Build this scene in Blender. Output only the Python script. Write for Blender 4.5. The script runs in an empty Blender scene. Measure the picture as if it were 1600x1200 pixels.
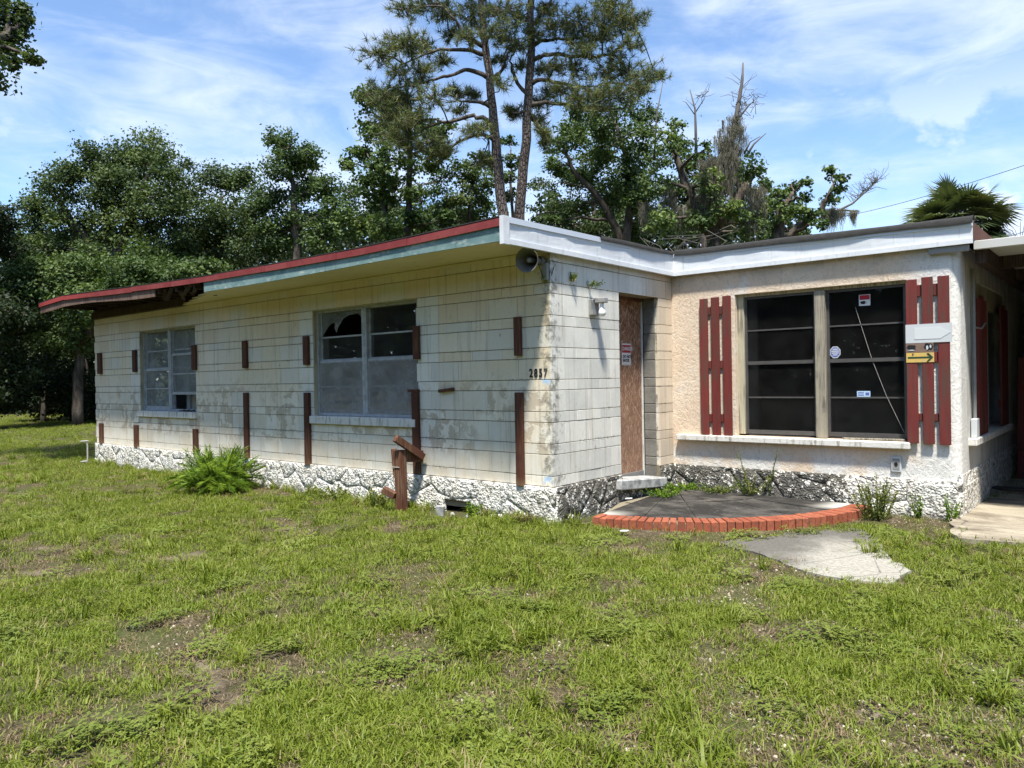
import bpy, bmesh, math, random
import numpy as np
from mathutils import Matrix, Vector
random.seed(7)
SC = bpy.context.scene
COL = SC.collection
G = -0.36            # ground level; z = 0 is the foot of the block courses
D_IN = 2.376         # depth of the entry recess (block wall to stucco wall)
L_A = 10.39          # length of the front block wall
W_C = 2.96           # width of the stucco wall

# ------------------------------------------------------------------ camera
CAM = (4.2716, -5.6960, 1.0264)
YAW, PITCH, ROLL, FPX = 0.696336, -0.0063695, -0.01729, 1181.16
def cam_axes():
    f = np.array([-math.sin(YAW)*math.cos(PITCH), math.cos(YAW)*math.cos(PITCH), math.sin(PITCH)])
    r = np.array([math.cos(YAW), math.sin(YAW), 0.]); u = np.cross(r, f)
    r2 = r*math.cos(ROLL)+u*math.sin(ROLL); u2 = np.cross(r2, f)
    return r2, u2, f
CR, CU, CF = cam_axes()
def at(px, py, dist):          # a point at a real distance along a line of sight
    d = CF + CR*(px-800)/FPX - CU*(py-600)/FPX
    return np.array(CAM)+d*dist
cd = bpy.data.cameras.new('camera'); co = bpy.data.objects.new('camera', cd); COL.objects.link(co)
co.matrix_world = Matrix(((CR[0], CU[0], -CF[0], CAM[0]), (CR[1], CU[1], -CF[1], CAM[1]), (CR[2], CU[2], -CF[2], CAM[2]), (0, 0, 0, 1)))
cd.sensor_width = 36; cd.lens = 36*FPX/1600; cd.clip_end = 3000; cd.clip_start = 0.05
SC.camera = co
SC.render.resolution_x, SC.render.resolution_y = 1024, 768

# ------------------------------------------------------------------ light
SUN = Vector((0.26, -0.35, 1.0)).normalized()
el = math.asin(SUN.z); az = math.atan2(SUN.x, SUN.y)
sl = bpy.data.lights.new('sun', 'SUN'); sl.energy = 4.1; sl.angle = math.radians(5.0); sl.color = (1, .955, .88)
so = bpy.data.objects.new('sun', sl); COL.objects.link(so)
so.rotation_euler = SUN.to_track_quat('Z', 'Y').to_euler(); so.location = (0, 0, 40)
SC.view_settings.view_transform = 'Standard'; SC.view_settings.look = 'None'
SC.view_settings.exposure = 1.12; SC.view_settings.gamma = 1
SC.cycles.max_bounces = 5; SC.cycles.diffuse_bounces = 3; SC.cycles.glossy_bounces = 2; SC.cycles.transmission_bounces = 2; SC.cycles.transparent_max_bounces = 12
SC.cycles.caustics_reflective = False; SC.cycles.caustics_refractive = False

# ------------------------------------------------------------------ node helper
class NT:
    def __init__(s, tree): s.t = tree; s.n = tree.nodes; s.l = tree.links
    def new(s, typ, **kw):
        nd = s.n.new(typ)
        for k, v in kw.items(): setattr(nd, k, v)
        return nd
    def put(s, sock, v):
        if v is None: return
        if hasattr(v, 'is_output') or isinstance(v, bpy.types.NodeSocket): s.l.new(v, sock)
        else:
            if sock.type == 'RGBA' and len(v) == 3: v = (*v, 1)
            sock.default_value = v
    def pos(s): return s.new('ShaderNodeNewGeometry').outputs['Position']
    def obj(s): return s.new('ShaderNodeTexCoord').outputs['Object']
    def xyz(s, v):
        nd = s.new('ShaderNodeSeparateXYZ'); s.put(nd.inputs[0], v); return nd.outputs
    def vec(s, x=0, y=0, z=0):
        nd = s.new('ShaderNodeCombineXYZ')
        for i, v in enumerate((x, y, z)): s.put(nd.inputs[i], v)
        return nd.outputs[0]
    def map(s, v, scale=(1, 1, 1), loc=(0, 0, 0), rot=(0, 0, 0)):
        nd = s.new('ShaderNodeMapping'); s.put(nd.inputs[0], v)
        nd.inputs['Scale'].default_value = scale; nd.inputs['Location'].default_value = loc; nd.inputs['Rotation'].default_value = rot
        return nd.outputs[0]
    def noise(s, v, scale=5, detail=4, rough=.55, dist=0, out=0):
        nd = s.new('ShaderNodeTexNoise'); s.put(nd.inputs['Vector'], v)
        nd.inputs['Scale'].default_value = scale; nd.inputs['Detail'].default_value = detail
        nd.inputs['Roughness'].default_value = rough; nd.inputs['Distortion'].default_value = dist
        return nd.outputs[out]
    def voro(s, v, scale=5, feature='F1', out='Distance', rnd=1):
        nd = s.new('ShaderNodeTexVoronoi', feature=feature); s.put(nd.inputs['Vector'], v)
        nd.inputs['Scale'].default_value = scale; nd.inputs['Randomness'].default_value = rnd
        return nd.outputs[out]
    def m(s, op, a, b=None, c=None, clamp=False):
        nd = s.new('ShaderNodeMath', operation=op, use_clamp=clamp)
        for i, v in enumerate((a, b, c)):
            if v is not None: s.put(nd.inputs[i], v)
        return nd.outputs[0]
    def ss(s, v, a, b, lo=0., hi=1.):        # smooth map range
        nd = s.new('ShaderNodeMapRange', interpolation_type='SMOOTHSTEP'); s.put(nd.inputs[0], v)
        for i, x in enumerate((a, b, lo, hi)): nd.inputs[1+i].default_value = x
        return nd.outputs[0]
    def box(s, v, a, b, w=.004): return s.m('MULTIPLY', s.ss(v, a-w, a+w), s.ss(v, b-w, b+w, 1, 0))
    def mix(s, f, a, b, blend='MIX'):
        nd = s.new('ShaderNodeMix', data_type='RGBA', blend_type=blend); s.put(nd.inputs[0], f)
        s.put(nd.inputs[6], a); s.put(nd.inputs[7], b); return nd.outputs[2]
    def ramp(s, f, stops, interp='LINEAR'):
        nd = s.new('ShaderNodeValToRGB'); s.put(nd.inputs[0], f); cr = nd.color_ramp; cr.interpolation = interp
        while len(cr.elements) < len(stops): cr.elements.new(.5)
        for e, (p, c) in zip(cr.elements, stops):
            e.position = p; e.color = (*c, 1) if len(c) == 3 else c
        return nd.outputs[0]
    def bump(s, h, strength=.5, dist=.01):
        nd = s.new('ShaderNodeBump'); s.put(nd.inputs['Height'], h)
        nd.inputs['Strength'].default_value = strength; nd.inputs['Distance'].default_value = dist
        return nd.outputs[0]
    def rand(s): return s.new('ShaderNodeObjectInfo').outputs['Random']
    def attr(s, name, out='Fac'): return s.new('ShaderNodeAttribute', attribute_name=name).outputs[out]

MATS = {}
def mat(name, fn=None, rough=.8, color=None, spec=.3, metal=0):
    if name in MATS: return MATS[name]
    m = bpy.data.materials.new(name); m.use_nodes = True; t = NT(m.node_tree)
    b = t.n['Principled BSDF']; b.inputs['Roughness'].default_value = rough
    b.inputs['Specular IOR Level'].default_value = spec; b.inputs['Metallic'].default_value = metal
    if color: b.inputs['Base Color'].default_value = (*color, 1)
    if fn:
        r = fn(t, b)
        if r:
            c, n = r if isinstance(r, tuple) else (r, None)
            t.put(b.inputs['Base Color'], c)
            if n is not None: t.put(b.inputs['Normal'], n)
    MATS[name] = m; return m

# ------------------------------------------------------------------ sky
W = bpy.data.worlds.new('World'); SC.world = W; W.use_nodes = True
wt = NT(W.node_tree); bg = wt.n['Background']
sky = wt.new('ShaderNodeTexSky', sky_type='NISHITA', sun_disc=False)
sky.sun_elevation = el; sky.sun_rotation = az; sky.air_density = 1.0; sky.dust_density = .1; sky.ozone_density = 4.5
wt.put(bg.inputs[0], sky.outputs[0]); bg.inputs[1].default_value = .114
gen = wt.new('ShaderNodeTexCoord').outputs['Generated']
sx = wt.xyz(gen); zz = wt.m('MAXIMUM', sx[2], .03); zz = wt.m('ADD', zz, .12)
cv = wt.map(gen, scale=(1, 1, 2.3), rot=(.10, -.06, .5), loc=(.35, .9, .1))
c1 = wt.noise(cv, 1.55, 7, .58, .25)
c2 = wt.noise(wt.map(gen, scale=(1, 1, 3.6), rot=(.2, .1, .9)), 5.5, 5, .62, .8)
cir = wt.m('ADD', wt.m('MULTIPLY', c1, .76), wt.m('MULTIPLY', c2, .24))
cir = wt.ss(cir, .45, .64, .0, .74)
cu = wt.noise(wt.map(gen, scale=(1, 1, 1.5), loc=(.3, 1.1, .2)), 4.2, 6, .58, .1)
cu = wt.m('MULTIPLY', wt.ss(cu, .53, .60), wt.ss(sx[2], .42, .14))
msk = wt.m('MAXIMUM', cir, cu)
bg2 = wt.new('ShaderNodeBackground'); wt.put(bg2.inputs[0], wt.mix(wt.noise(cv, 5, 5), (.60, .73, .96), (.90, .94, 1.0))); bg2.inputs[1].default_value = .64
ms = wt.new('ShaderNodeMixShader'); wt.l.new(msk, ms.inputs[0]); wt.l.new(bg.outputs[0], ms.inputs[1]); wt.l.new(bg2.outputs[0], ms.inputs[2])
wt.l.new(ms.outputs[0], wt.n['World Output'].inputs[0])

W.cycles.sampling_method = 'MANUAL'; W.cycles.sample_map_resolution = 256
# ------------------------------------------------------------------ object helpers
def tag(o, label=None, cat=None, group=None, kind=None):
    for k, v in (('label', label), ('category', cat), ('group', group), ('kind', kind)):
        if v: o[k] = v
    return o
def link(name, me, parent=None, loc=None):
    o = bpy.data.objects.new(name, me); COL.objects.link(o)
    if parent: o.parent = parent
    if loc is not None: o.location = loc
    return o
def empty(name, label, cat, loc=(0, 0, 0), group=None, kind=None):
    o = bpy.data.objects.new(name, None); COL.objects.link(o); o.location = loc; o.empty_display_size = .1
    return tag(o, label, cat, group, kind)
class MB:
    def __init__(s): s.v = []; s.f = []
    def add(s, v, f):
        k = len(s.v); s.v += [tuple(map(float, p)) for p in v]; s.f += [tuple(i+k for i in q) for q in f]; return s
    def box(s, x0, x1, y0, y1, z0, z1):
        v = [(x, y, z) for z in (z0, z1) for y in (y0, y1) for x in (x0, x1)]
        return s.add(v, [(0, 2, 3, 1), (4, 5, 7, 6), (0, 1, 5, 4), (2, 6, 7, 3), (0, 4, 6, 2), (1, 3, 7, 5)])
    def cbox(s, x0, x1, y0, y1, z0, z1, c=.006):     # box with chamfered edges
        bm = bmesh.new(); bmesh.ops.create_cube(bm, size=1)
        for v in bm.verts: v.co = Vector(((x0+x1)/2+v.co.x*(x1-x0), (y0+y1)/2+v.co.y*(y1-y0), (z0+z1)/2+v.co.z*(z1-z0)))
        bmesh.ops.bevel(bm, geom=bm.edges[:], offset=c, segments=1, affect='EDGES')
        bm.verts.index_update()
        s.add([v.co for v in bm.verts], [[v.index for v in f.verts] for f in bm.faces]); bm.free(); return s
    def bar(s, p, q, w, h, up=(0, 0, 1), c=.004):    # beam between two points
        p, q = Vector(p), Vector(q); d = (q-p); ln = d.length; d.normalize()
        a = d.cross(Vector(up)).normalized(); b = a.cross(d)
        t = MB(); t.cbox(-w/2, w/2, 0, ln, -h/2, h/2, c)
        return s.add([p+a*x+d*y+b*z for x, y, z in t.v], t.f)
    def tube(s, pts, rad, n=6, cap=True):
        pts = [Vector(p) for p in pts]; k0 = len(s.v); N = len(pts)
        rad = [rad]*N if isinstance(rad, (int, float)) else rad
        ref = Vector((.31, .23, .92))
        for i, p in enumerate(pts):
            d = (pts[min(i+1, N-1)]-pts[max(i-1, 0)]).normalized()
            if abs(d.dot(ref)) > .95: ref = Vector((.9, .1, .1))
            a = d.cross(ref).normalized(); b = d.cross(a)
            for j in range(n):
                t = 2*math.pi*j/n; s.v.append(tuple(p+(a*math.cos(t)+b*math.sin(t))*rad[i]))
        for i in range(N-1):
            for j in range(n):
                s.f.append((k0+i*n+j, k0+i*n+(j+1) % n, k0+(i+1)*n+(j+1) % n, k0+(i+1)*n+j))
        if cap:
            s.f.append(tuple(k0+j for j in range(n))[::-1]); s.f.append(tuple(k0+(N-1)*n+j for j in range(n)))
        return s
    def mesh(s, name='mesh', material=None, smooth=False):
        me = bpy.data.meshes.new(name); me.from_pydata(s.v, [], s.f); me.update()
        bm = bmesh.new(); bm.from_mesh(me); bmesh.ops.recalc_face_normals(bm, faces=bm.faces[:]); bm.to_mesh(me); bm.free()
        if material: me.materials.append(material)
        if smooth: me.polygons.foreach_set('use_smooth', [True]*len(me.polygons))
        return me
    def build(s, name, material, parent=None, smooth=False, loc=None):
        return link(name, s.mesh(name, material, smooth), parent, loc)
def np_mesh(name, V, F, material, tint=None, smooth=False):
    me = bpy.data.meshes.new(name); V = np.asarray(V, np.float32); F = np.asarray(F, np.int32)
    k = F.shape[1]; me.vertices.add(len(V)); me.vertices.foreach_set('co', V.ravel())
    me.loops.add(F.size); me.loops.foreach_set('vertex_index', F.ravel())
    me.polygons.add(len(F)); me.polygons.foreach_set('loop_start', np.arange(0, F.size, k, dtype=np.int32))
    me.update(calc_edges=True)
    if smooth: me.polygons.foreach_set('use_smooth', np.ones(len(F), bool))
    if tint is not None:
        a = me.attributes.new('tint', 'FLOAT', 'POINT'); a.data.foreach_set('value', np.asarray(tint, np.float32))
    me.materials.append(material); return me
RNG = np.random.default_rng(11)
def hash2(ix, iy, seed):
    h = (ix*374761393+iy*668265263+seed*974711) & 0xffffffff
    h = ((h ^ (h >> 13))*1274126177) & 0xffffffff
    return ((h ^ (h >> 16)) & 0xffff)/65535.
def vnoise(x, y, seed=0):
    x = np.asarray(x, float); y = np.asarray(y, float)
    ix = np.floor(x).astype(np.int64); iy = np.floor(y).astype(np.int64); fx = x-ix; fy = y-iy
    fx = fx*fx*(3-2*fx); fy = fy*fy*(3-2*fy)
    a = hash2(ix, iy, seed); b = hash2(ix+1, iy, seed); c = hash2(ix, iy+1, seed); d = hash2(ix+1, iy+1, seed)
    return (a*(1-fx)+b*fx)*(1-fy)+(c*(1-fx)+d*fx)*fy
def fbm(x, y, seed=0, oct=4):
    s = 0; a = .5; t = 0
    for i in range(oct):
        s = s+a*vnoise(x*2**i, y*2**i, seed+i*17); t += a; a *= .5
    return s/t
def sstep(a, b, x):
    t = np.clip((x-a)/(b-a), 0, 1); return t*t*(3-2*t)

# ================================================================== materials
def rnd_tint(t, col, amt=.10):
    r = t.rand(); return t.mix(1., col, t.mix(r, (1-amt,)*3, (1+amt*.6,)*3), 'MULTIPLY')
def f_block(t, b):
    p = t.pos(); X, Y, Z = t.xyz(p); r = t.rand()
    isB = t.ss(X, -.03, -.004)
    big = t.noise(p, .9, 4); mid = t.noise(p, 3.2, 5, .6); fine = t.noise(p, 26, 5, .65)
    cream = t.mix(t.ss(big, .38, .62), (.72, .635, .455), (.755, .69, .55))
    cream = t.mix(t.m('MULTIPLY', t.ss(r, .66, .68), .6), cream, (.62, .52, .36))
    cream = t.mix(t.m('MULTIPLY', t.ss(r, .26, .24), .6), cream, (.74, .73, .65))
    low = t.m('MULTIPLY', t.ss(Z, 1.3, .5), .8)                      # whiter lower paint; upper yellow holds paint and soffit bounce put into colour
    cream = t.mix(low, cream, t.mix(t.ss(mid, .4, .62), (.80, .76, .655), (.74, .66, .52)))
    # pale rectangles left where the shutters used to hang
    sh = None
    for a, c in ((-4.02, -3.74), (-1.86, -1.50), (-8.92, -8.57)):
        k = t.box(X, a, c, .006); sh = k if sh is None else t.m('MAXIMUM', sh, k)
    sh = t.m('MULTIPLY', sh, t.box(Z, .30, 1.93, .006)); sh = t.m('MULTIPLY', sh, .85)
    cream = t.mix(sh, cream, (.71, .71, .635))
    grey = t.mix(t.ss(mid, .35, .65), (.66, .655, .59), (.74, .73, .65))
    grey = t.mix(t.m('MULTIPLY', t.ss(r, .5, .9), .35), grey, (.76, .73, .63))
    peach = t.mix(t.ss(mid, .3, .7), (.66, .55, .41), (.69, .59, .45))
    grey = t.mix(t.ss(Y, 1.6, 2.08), grey, peach)
    col = t.mix(isB, cream, grey)
    # flaked paint showing old beige
    fl = t.noise(p, 5.5, 7, .66, .4); zone = t.m('MULTIPLY', t.ss(Z, 1.15, .85), t.ss(Z, .18, .36))
    zone = t.m('MULTIPLY', zone, t.ss(t.noise(p, 1.3, 3), .36, .52)); zone = t.m('MULTIPLY', zone, t.m('SUBTRACT', 1, isB))
    flm = t.m('MULTIPLY', t.m('MULTIPLY', t.ss(fl, .50, .525), zone), t.ss(r, .40, .45))
    col = t.mix(t.m('MULTIPLY', flm, .7), col, (.44, .36, .25))
    # vertical run marks
    st = t.noise(t.map(p, scale=(11, 11, .55)), 1.6, 5, .6)
    stm = t.m('MULTIPLY', t.ss(st, .52, .72), .50)
    col = t.mix(stm, col, (.36, .31, .24))
    # mould at the outer corner and in patches
    dist = t.m('ADD', t.m('ABSOLUTE', X), t.m('MULTIPLY', isB, t.m('ABSOLUTE', Y)))
    dist = t.mix(isB, X, Y); dist = t.m('ABSOLUTE', t.xyz(dist)[0])
    cor = t.ss(dist, .26, .02); mn = t.noise(p, 9, 8, .72, .3)
    mm = t.ss(t.m('ADD', mn, t.m('MULTIPLY', cor, .19)), .61, .79)
    mm2 = t.m('MULTIPLY', t.ss(t.noise(t.map(p, scale=(1, 1, .45)), 13, 8, .75), .57, .74), t.ss(t.noise(p, 1.3, 3), .46, .60))
    mm = t.m('MAXIMUM', t.m('MULTIPLY', mm, .7), t.m('MULTIPLY', mm2, .72))
    col = t.mix(mm, col, (.075, .070, .055))
    zf = t.m('MODULO', t.m('ADD', Z, 3.048), .3048)
    jl = t.m('MAXIMUM', t.m('MAXIMUM', t.ss(zf, .022, .0), t.ss(zf, .288, .3048)), t.box(zf, .088, .115, .012))
    jl = t.m('MULTIPLY', t.m('MULTIPLY', jl, t.ss(t.noise(p, 30, 6, .7), .47, .62)), t.ss(t.noise(p, 1.7, 4), .42, .62))
    col = t.mix(t.m('MULTIPLY', jl, .65), col, (.10, .09, .065))
    blue = t.m('MULTIPLY', t.box(X, -.12, -.02, .02), t.m('MAXIMUM', t.box(Z, .97, 1.02, .015), t.box(Z, .03, .10, .02)))
    col = t.mix(t.m('MULTIPLY', blue, t.ss(t.noise(p, 18, 4), .45, .55)), col, (.35, .55, .78))
    col = t.mix(1, col, t.mix(fine, (.90, .90, .90), (1.05, 1.05, 1.05)), 'MULTIPLY')
    col = rnd_tint(t, col, .13)
    h = t.m('ADD', t.m('MULTIPLY', fine, .6), t.m('MULTIPLY', t.noise(p, 90, 3), .5)); h = t.m('SUBTRACT', h, t.m('MULTIPLY', flm, .6))
    return col, t.bump(h, .35, .006)
M_BLOCK = mat('painted_block', f_block, .85)
def f_mortar(t, b):
    p = t.pos(); n = t.noise(p, 30, 5)
    return t.mix(n, (.15, .125, .085), (.30, .26, .18)), t.bump(n, .5, .004)
M_MORTAR = mat('mortar', f_mortar, .95)
def f_jamb(t, b):
    p = t.pos(); n = t.noise(p, 6, 6, .6); f = t.noise(p, 60, 4)
    c = t.mix(t.ss(n, .35, .65), (.17, .165, .145), (.26, .25, .22)); c = t.mix(t.m('MULTIPLY', f, .4), c, (.13, .125, .11))
    return rnd_tint(t, c, .2), t.bump(t.m('ADD', n, f), .5, .006)
M_JAMB = mat('bare_block', f_jamb, .95)
def f_plinth(t, b):
    p = t.pos(); X, Y, Z = t.xyz(p)
    n = t.noise(p, 10, 8, .7); n2 = t.noise(p, 34, 5, .70, .5); wp = t.mix(.022, p, t.noise(p, 17, 4, .6, 0, 1), 'ADD')
    v = t.voro(wp, 21, 'SMOOTH_F1'); v2 = t.voro(wp, 47, 'F1')
    w = t.mix(t.ss(t.noise(p, 3, 3), .3, .7), (.80, .79, .73), (.76, .72, .62))
    # black mould: entry recess and the left two metres of the stucco front
    onB = t.m('MULTIPLY', t.ss(X, -.22, .06), t.ss(X, 2.25, 1.7)); onB = t.m('MULTIPLY', onB, t.ss(Y, -.05, .12))
    deep = t.m('ADD', t.m('MULTIPLY', v, .62), t.m('MULTIPLY', v2, .38))
    mo = t.ss(t.m('ADD', t.m('ADD', t.m('MULTIPLY', n, .55), t.m('MULTIPLY', deep, .55)), t.m('MULTIPLY', onB, .205)), .60, .70)
    pit_shade = t.m('MULTIPLY', t.ss(t.m('ADD', deep, t.m('MULTIPLY', n2, .35)), .59, .74), .60)  # gaps between lumps: crevice shadow put into the colour, along with mould
    mo = t.m('MAXIMUM', mo, pit_shade)
    mo = t.m('MAXIMUM', mo, t.m('MULTIPLY', t.ss(Z, -.26, -.42), t.ss(n, .35, .62)))
    c = t.mix(t.m('MULTIPLY', mo, .92), w, t.mix(n2, (.022, .022, .018), (.13, .12, .095)))
    h = t.m('SUBTRACT', t.m('MULTIPLY', n2, .5), t.m('MULTIPLY', deep, 1.5))
    return c, t.bump(h, 1., .026)
M_PLINTH = mat('rough_stone_render', f_plinth, .95)
def f_groove(t, b):
    n = t.noise(t.pos(), 20, 5); return t.mix(n, (.03, .028, .022), (.16, .15, .12)), t.bump(n, .5, .01)
M_GROOVE = mat('plinth_groove', f_groove, .95)
def f_stucco(t, b):
    p = t.pos(); X, Y, Z = t.xyz(p)
    wv = t.map(p, scale=(1, 1, .8)); n1 = t.noise(wv, 19, 4, .55, 1.5); n2 = t.noise(wv, 40, 4, .6, 1.2)
    big = t.noise(p, 1.6, 4)
    c = t.mix(t.ss(big, .35, .65), (.67, .535, .40), (.71, .60, .47))
    wht = t.m('MAXIMUM', t.ss(X, 2.35, 2.75), t.m('MULTIPLY', t.ss(Z, .28, .08), t.ss(t.noise(p, 2.2, 3), .38, .58)))
    wht = t.m('MAXIMUM', wht, t.m('MULTIPLY', t.ss(t.noise(p, 2.4, 4), .56, .68), .55))
    c = t.mix(wht, c, (.70, .69, .645))
    g = t.ss(n1, .535, .59, 0, 1); g = t.m('MULTIPLY', g, t.ss(n1, .66, .60, 0, 1))
    c = t.mix(t.m('MULTIPLY', g, .30), c, (.30, .25, .18))
    st = t.noise(t.map(p, scale=(9, 9, .8)), 2, 5); c = t.mix(t.m('MULTIPLY', t.ss(st, .56, .76), .35), c, (.34, .30, .25))
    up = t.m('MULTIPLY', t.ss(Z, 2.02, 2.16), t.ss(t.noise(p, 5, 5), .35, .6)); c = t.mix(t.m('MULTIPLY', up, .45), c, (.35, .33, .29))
    h = t.m('ADD', n1, t.m('MULTIPLY', n2, .6)); return c, t.bump(h, .45, .020)
M_STUCCO = mat('troweled_stucco', f_stucco, .9)
def f_sidewall(t, b):
    p = t.pos(); n = t.noise(p, 4, 6, .65); st = t.noise(t.map(p, scale=(6, 6, .7)), 2, 5)
    c = t.mix(t.ss(n, .35, .65), (.60, .59, .54), (.48, .465, .41)); c = t.mix(t.m('MULTIPLY', t.ss(st, .48, .68), .6), c, (.20, .19, .165))
    return c, t.bump(t.m('ADD', n, t.m('MULTIPLY', t.noise(p, 40, 4), .6)), .5, .008)
M_SIDE = mat('side_wall_paint', f_sidewall, .9)
def f_sill(t, b):
    p = t.pos(); n = t.noise(t.map(p, scale=(14, 14, 2)), 2, 6, .65); f = t.noise(p, 9, 6, .65)
    c = t.mix(t.ss(n, .5, .68), (.66, .65, .60), (.30, .28, .23)); c = t.mix(t.m('MULTIPLY', t.ss(f, .55, .7), .5), c, (.40, .36, .28))
    return c, t.bump(t.noise(p, 45, 5), .5, .006)
M_SILL = mat('weathered_sill', f_sill, .9)
def wood(name, a, b_, streak, amt=.6, rough=.75, bare=None):
    def fn(t, b):
        p = t.pos(); r = t.rand(); v = t.map(p, scale=(9, 9, .8)); X, Y, Z = t.xyz(p)
        n = t.noise(t.vec(t.m('ADD', t.xyz(v)[0], t.m('MULTIPLY', r, 20)), t.xyz(v)[1], t.xyz(v)[2]), 3, 7, .65, .3)
        c = t.mix(t.ss(n, .3, .7), a, b_); s = t.noise(t.map(p, scale=(30, 30, 1.1)), 2.2, 5, .6)
        wear = t.m('MULTIPLY', t.ss(s, .45, .60), t.ss(t.noise(p, 2.6, 4), .38, .56))
        c = t.mix(t.m('MULTIPLY', wear, amt), c, streak)
        if bare: c = t.mix(t.m('MULTIPLY', t.ss(t.m('ADD', Z, t.m('MULTIPLY', n, .2)), bare[0]+.14, bare[0]+.02), .9), c, bare[1])
        c = rnd_tint(t, c, .18)
        return c, t.bump(t.m('ADD', n, s), .45, .005)
    return mat(name, fn, rough)
M_RED = wood('worn_red_paint', (.180, .031, .026), (.130, .024, .020), (.090, .050, .036), .95, .7)
M_BROWN = wood('dark_brown_batten', (.095, .033, .018), (.058, .021, .013), (.13, .065, .038), .8, .75, (.06, (.17, .10, .055)))
M_POST = wood('red_brown_post', (.120, .045, .024), (.080, .030, .017), (.18, .11, .065), 1., .75, (-9, (.1, .1, .1)))
M_GREYWOOD = wood('grey_weathered_wood', (.40, .36, .27), (.29, .26, .20), (.10, .09, .075), .9, .9)
M_DARKWOOD = wood('dark_rafter', (.055, .033, .025), (.035, .022, .018), (.11, .085, .065), .6, .9)
M_PALEWOOD = wood('bare_fascia_board', (.15, .095, .070), (.085, .050, .040), (.22, .17, .13), .8, .9)
M_CREAMWOOD = wood('cream_painted_wood', (.52, .48, .34), (.45, .41, .29), (.12, .10, .08), .7, .8)
def f_drip(t, b):
    p = t.pos(); X = t.xyz(p)[0]; n = t.noise(p, 4, 6, .6); f = t.noise(p, 30, 5)
    c = t.mix(t.ss(n, .35, .65), (.20, .034, .033), (.25, .055, .050)); c = t.mix(t.m('MULTIPLY', t.ss(f, .55, .7), .5), c, (.10, .035, .03))
    return t.mix(t.m('MULTIPLY', t.ss(X, -8, -9.8), .5), c, (.42, .06, .055))
M_DRIP = mat('red_drip_edge', f_drip, .55)
def f_teal(t, b):
    p = t.pos(); n = t.noise(t.map(p, scale=(1, 1, 3)), 2.4, 6, .65); f = t.noise(t.map(p, scale=(1, 1, 2)), 9, 7, .7)
    c = t.mix(t.ss(n, .3, .7), (.115, .20, .20), (.20, .295, .285)); c = t.mix(t.m('MULTIPLY', t.ss(f, .52, .68), .75), c, (.42, .47, .42))
    d = t.noise(t.map(p, scale=(12, 1, 1.2)), 2, 5); return t.mix(t.m('MULTIPLY', t.ss(d, .55, .72), .4), c, (.06, .085, .085)), t.bump(f, .3, .004)
M_TEAL = mat('peeling_teal_paint', f_teal, .7)
def f_soffit(t, b):
    p = t.pos(); n = t.noise(p, 2, 5); d = t.noise(p, 7, 7, .7); f = t.m('MULTIPLY', t.ss(d, .60, .72), .7)
    c = t.mix(t.ss(n, .35, .65), (.63, .55, .34), (.68, .60, .40)); return t.mix(f, c, (.20, .14, .06))
M_SOFFIT = mat('yellow_soffit', f_soffit, .85)
def f_metal(t, b):
    p = t.pos(); n = t.noise(t.map(p, scale=(1, 1, 2)), 3, 4); s = t.noise(t.map(p, scale=(12, 12, .8)), 2, 5)
    c = t.mix(n, (.62, .65, .68), (.70, .72, .72)); c = t.mix(t.m('MULTIPLY', t.ss(s, .55, .75), .45), c, (.38, .38, .36))
    return c, t.bump(t.noise(t.map(p, scale=(1, 1, .7)), 3.2, 3), .5, .03)
M_FASCIA = mat('white_metal_fascia', f_metal, .42, spec=.5)
M_FASCIATRIM = mat('blue_white_metal_trim', lambda t, b: t.mix(t.noise(t.pos(), 5, 5), (.50, .57, .66), (.63, .67, .72)), .4, spec=.5)
M_FELT = mat('black_roof_felt', lambda t, b: (t.mix(t.noise(t.pos(), 14, 6), (.018, .018, .018), (.05, .048, .045)), t.bump(t.noise(t.pos(), 9, 6), .6, .02)), .9)
def f_alu(t, b):
    n = t.noise(t.pos(), 12, 6, .65); return t.mix(t.ss(n, .35, .7), (.42, .45, .46), (.27, .28, .28))
M_ALU = mat('dull_aluminium', f_alu, .5, spec=.5)
M_BRONZE = mat('bronze_aluminium', lambda t, b: t.mix(t.noise(t.pos(), 16, 5), (.045, .042, .04), (.10, .095, .09)), .45, spec=.5)
def glass(name, dust, refl=1.0, tint=(1, 1, 1), dustcol=(.5, .5, .47), ns=4):
    m = bpy.data.materials.new(name); m.use_nodes = True; t = NT(m.node_tree); t.n.remove(t.n['Principled BSDF'])
    tr = t.new('ShaderNodeBsdfTransparent'); tr.inputs[0].default_value = (*tint, 1)
    gl = t.new('ShaderNodeBsdfGlossy'); gl.inputs['Roughness'].default_value = .015
    df = t.new('ShaderNodeBsdfDiffuse'); df.inputs[0].default_value = (*dustcol, 1)
    fr = t.new('ShaderNodeFresnel'); fr.inputs[0].default_value = 1.45
    p = t.pos(); n = t.noise(p, ns, 6, .65)
    a = t.new('ShaderNodeMixShader'); t.put(a.inputs[0], t.ss(n, .25, .8, dust*.45, dust*1.6)); t.l.new(tr.outputs[0], a.inputs[1]); t.l.new(df.outputs[0], a.inputs[2])
    c = t.new('ShaderNodeMixShader'); t.put(c.inputs[0], t.m('MULTIPLY', fr.outputs[0], refl)); t.l.new(a.outputs[0], c.inputs[1]); t.l.new(gl.outputs[0], c.inputs[2])
    t.l.new(c.outputs[0], t.n['Material Output'].inputs[0]); return m
M_GLASS = glass('dusty_glass', .03, .45)
M_GLASSDARK = glass('dark_shop_glass', .010, .38, (.75, .77, .8))
M_SCREEN = glass('insect_screen', .42, .10, dustcol=(.36, .36, .345), ns=3)
M_PALEGLASS = glass('filmed_glass', .36, .2, dustcol=(.36, .39, .375), ns=3)
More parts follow.
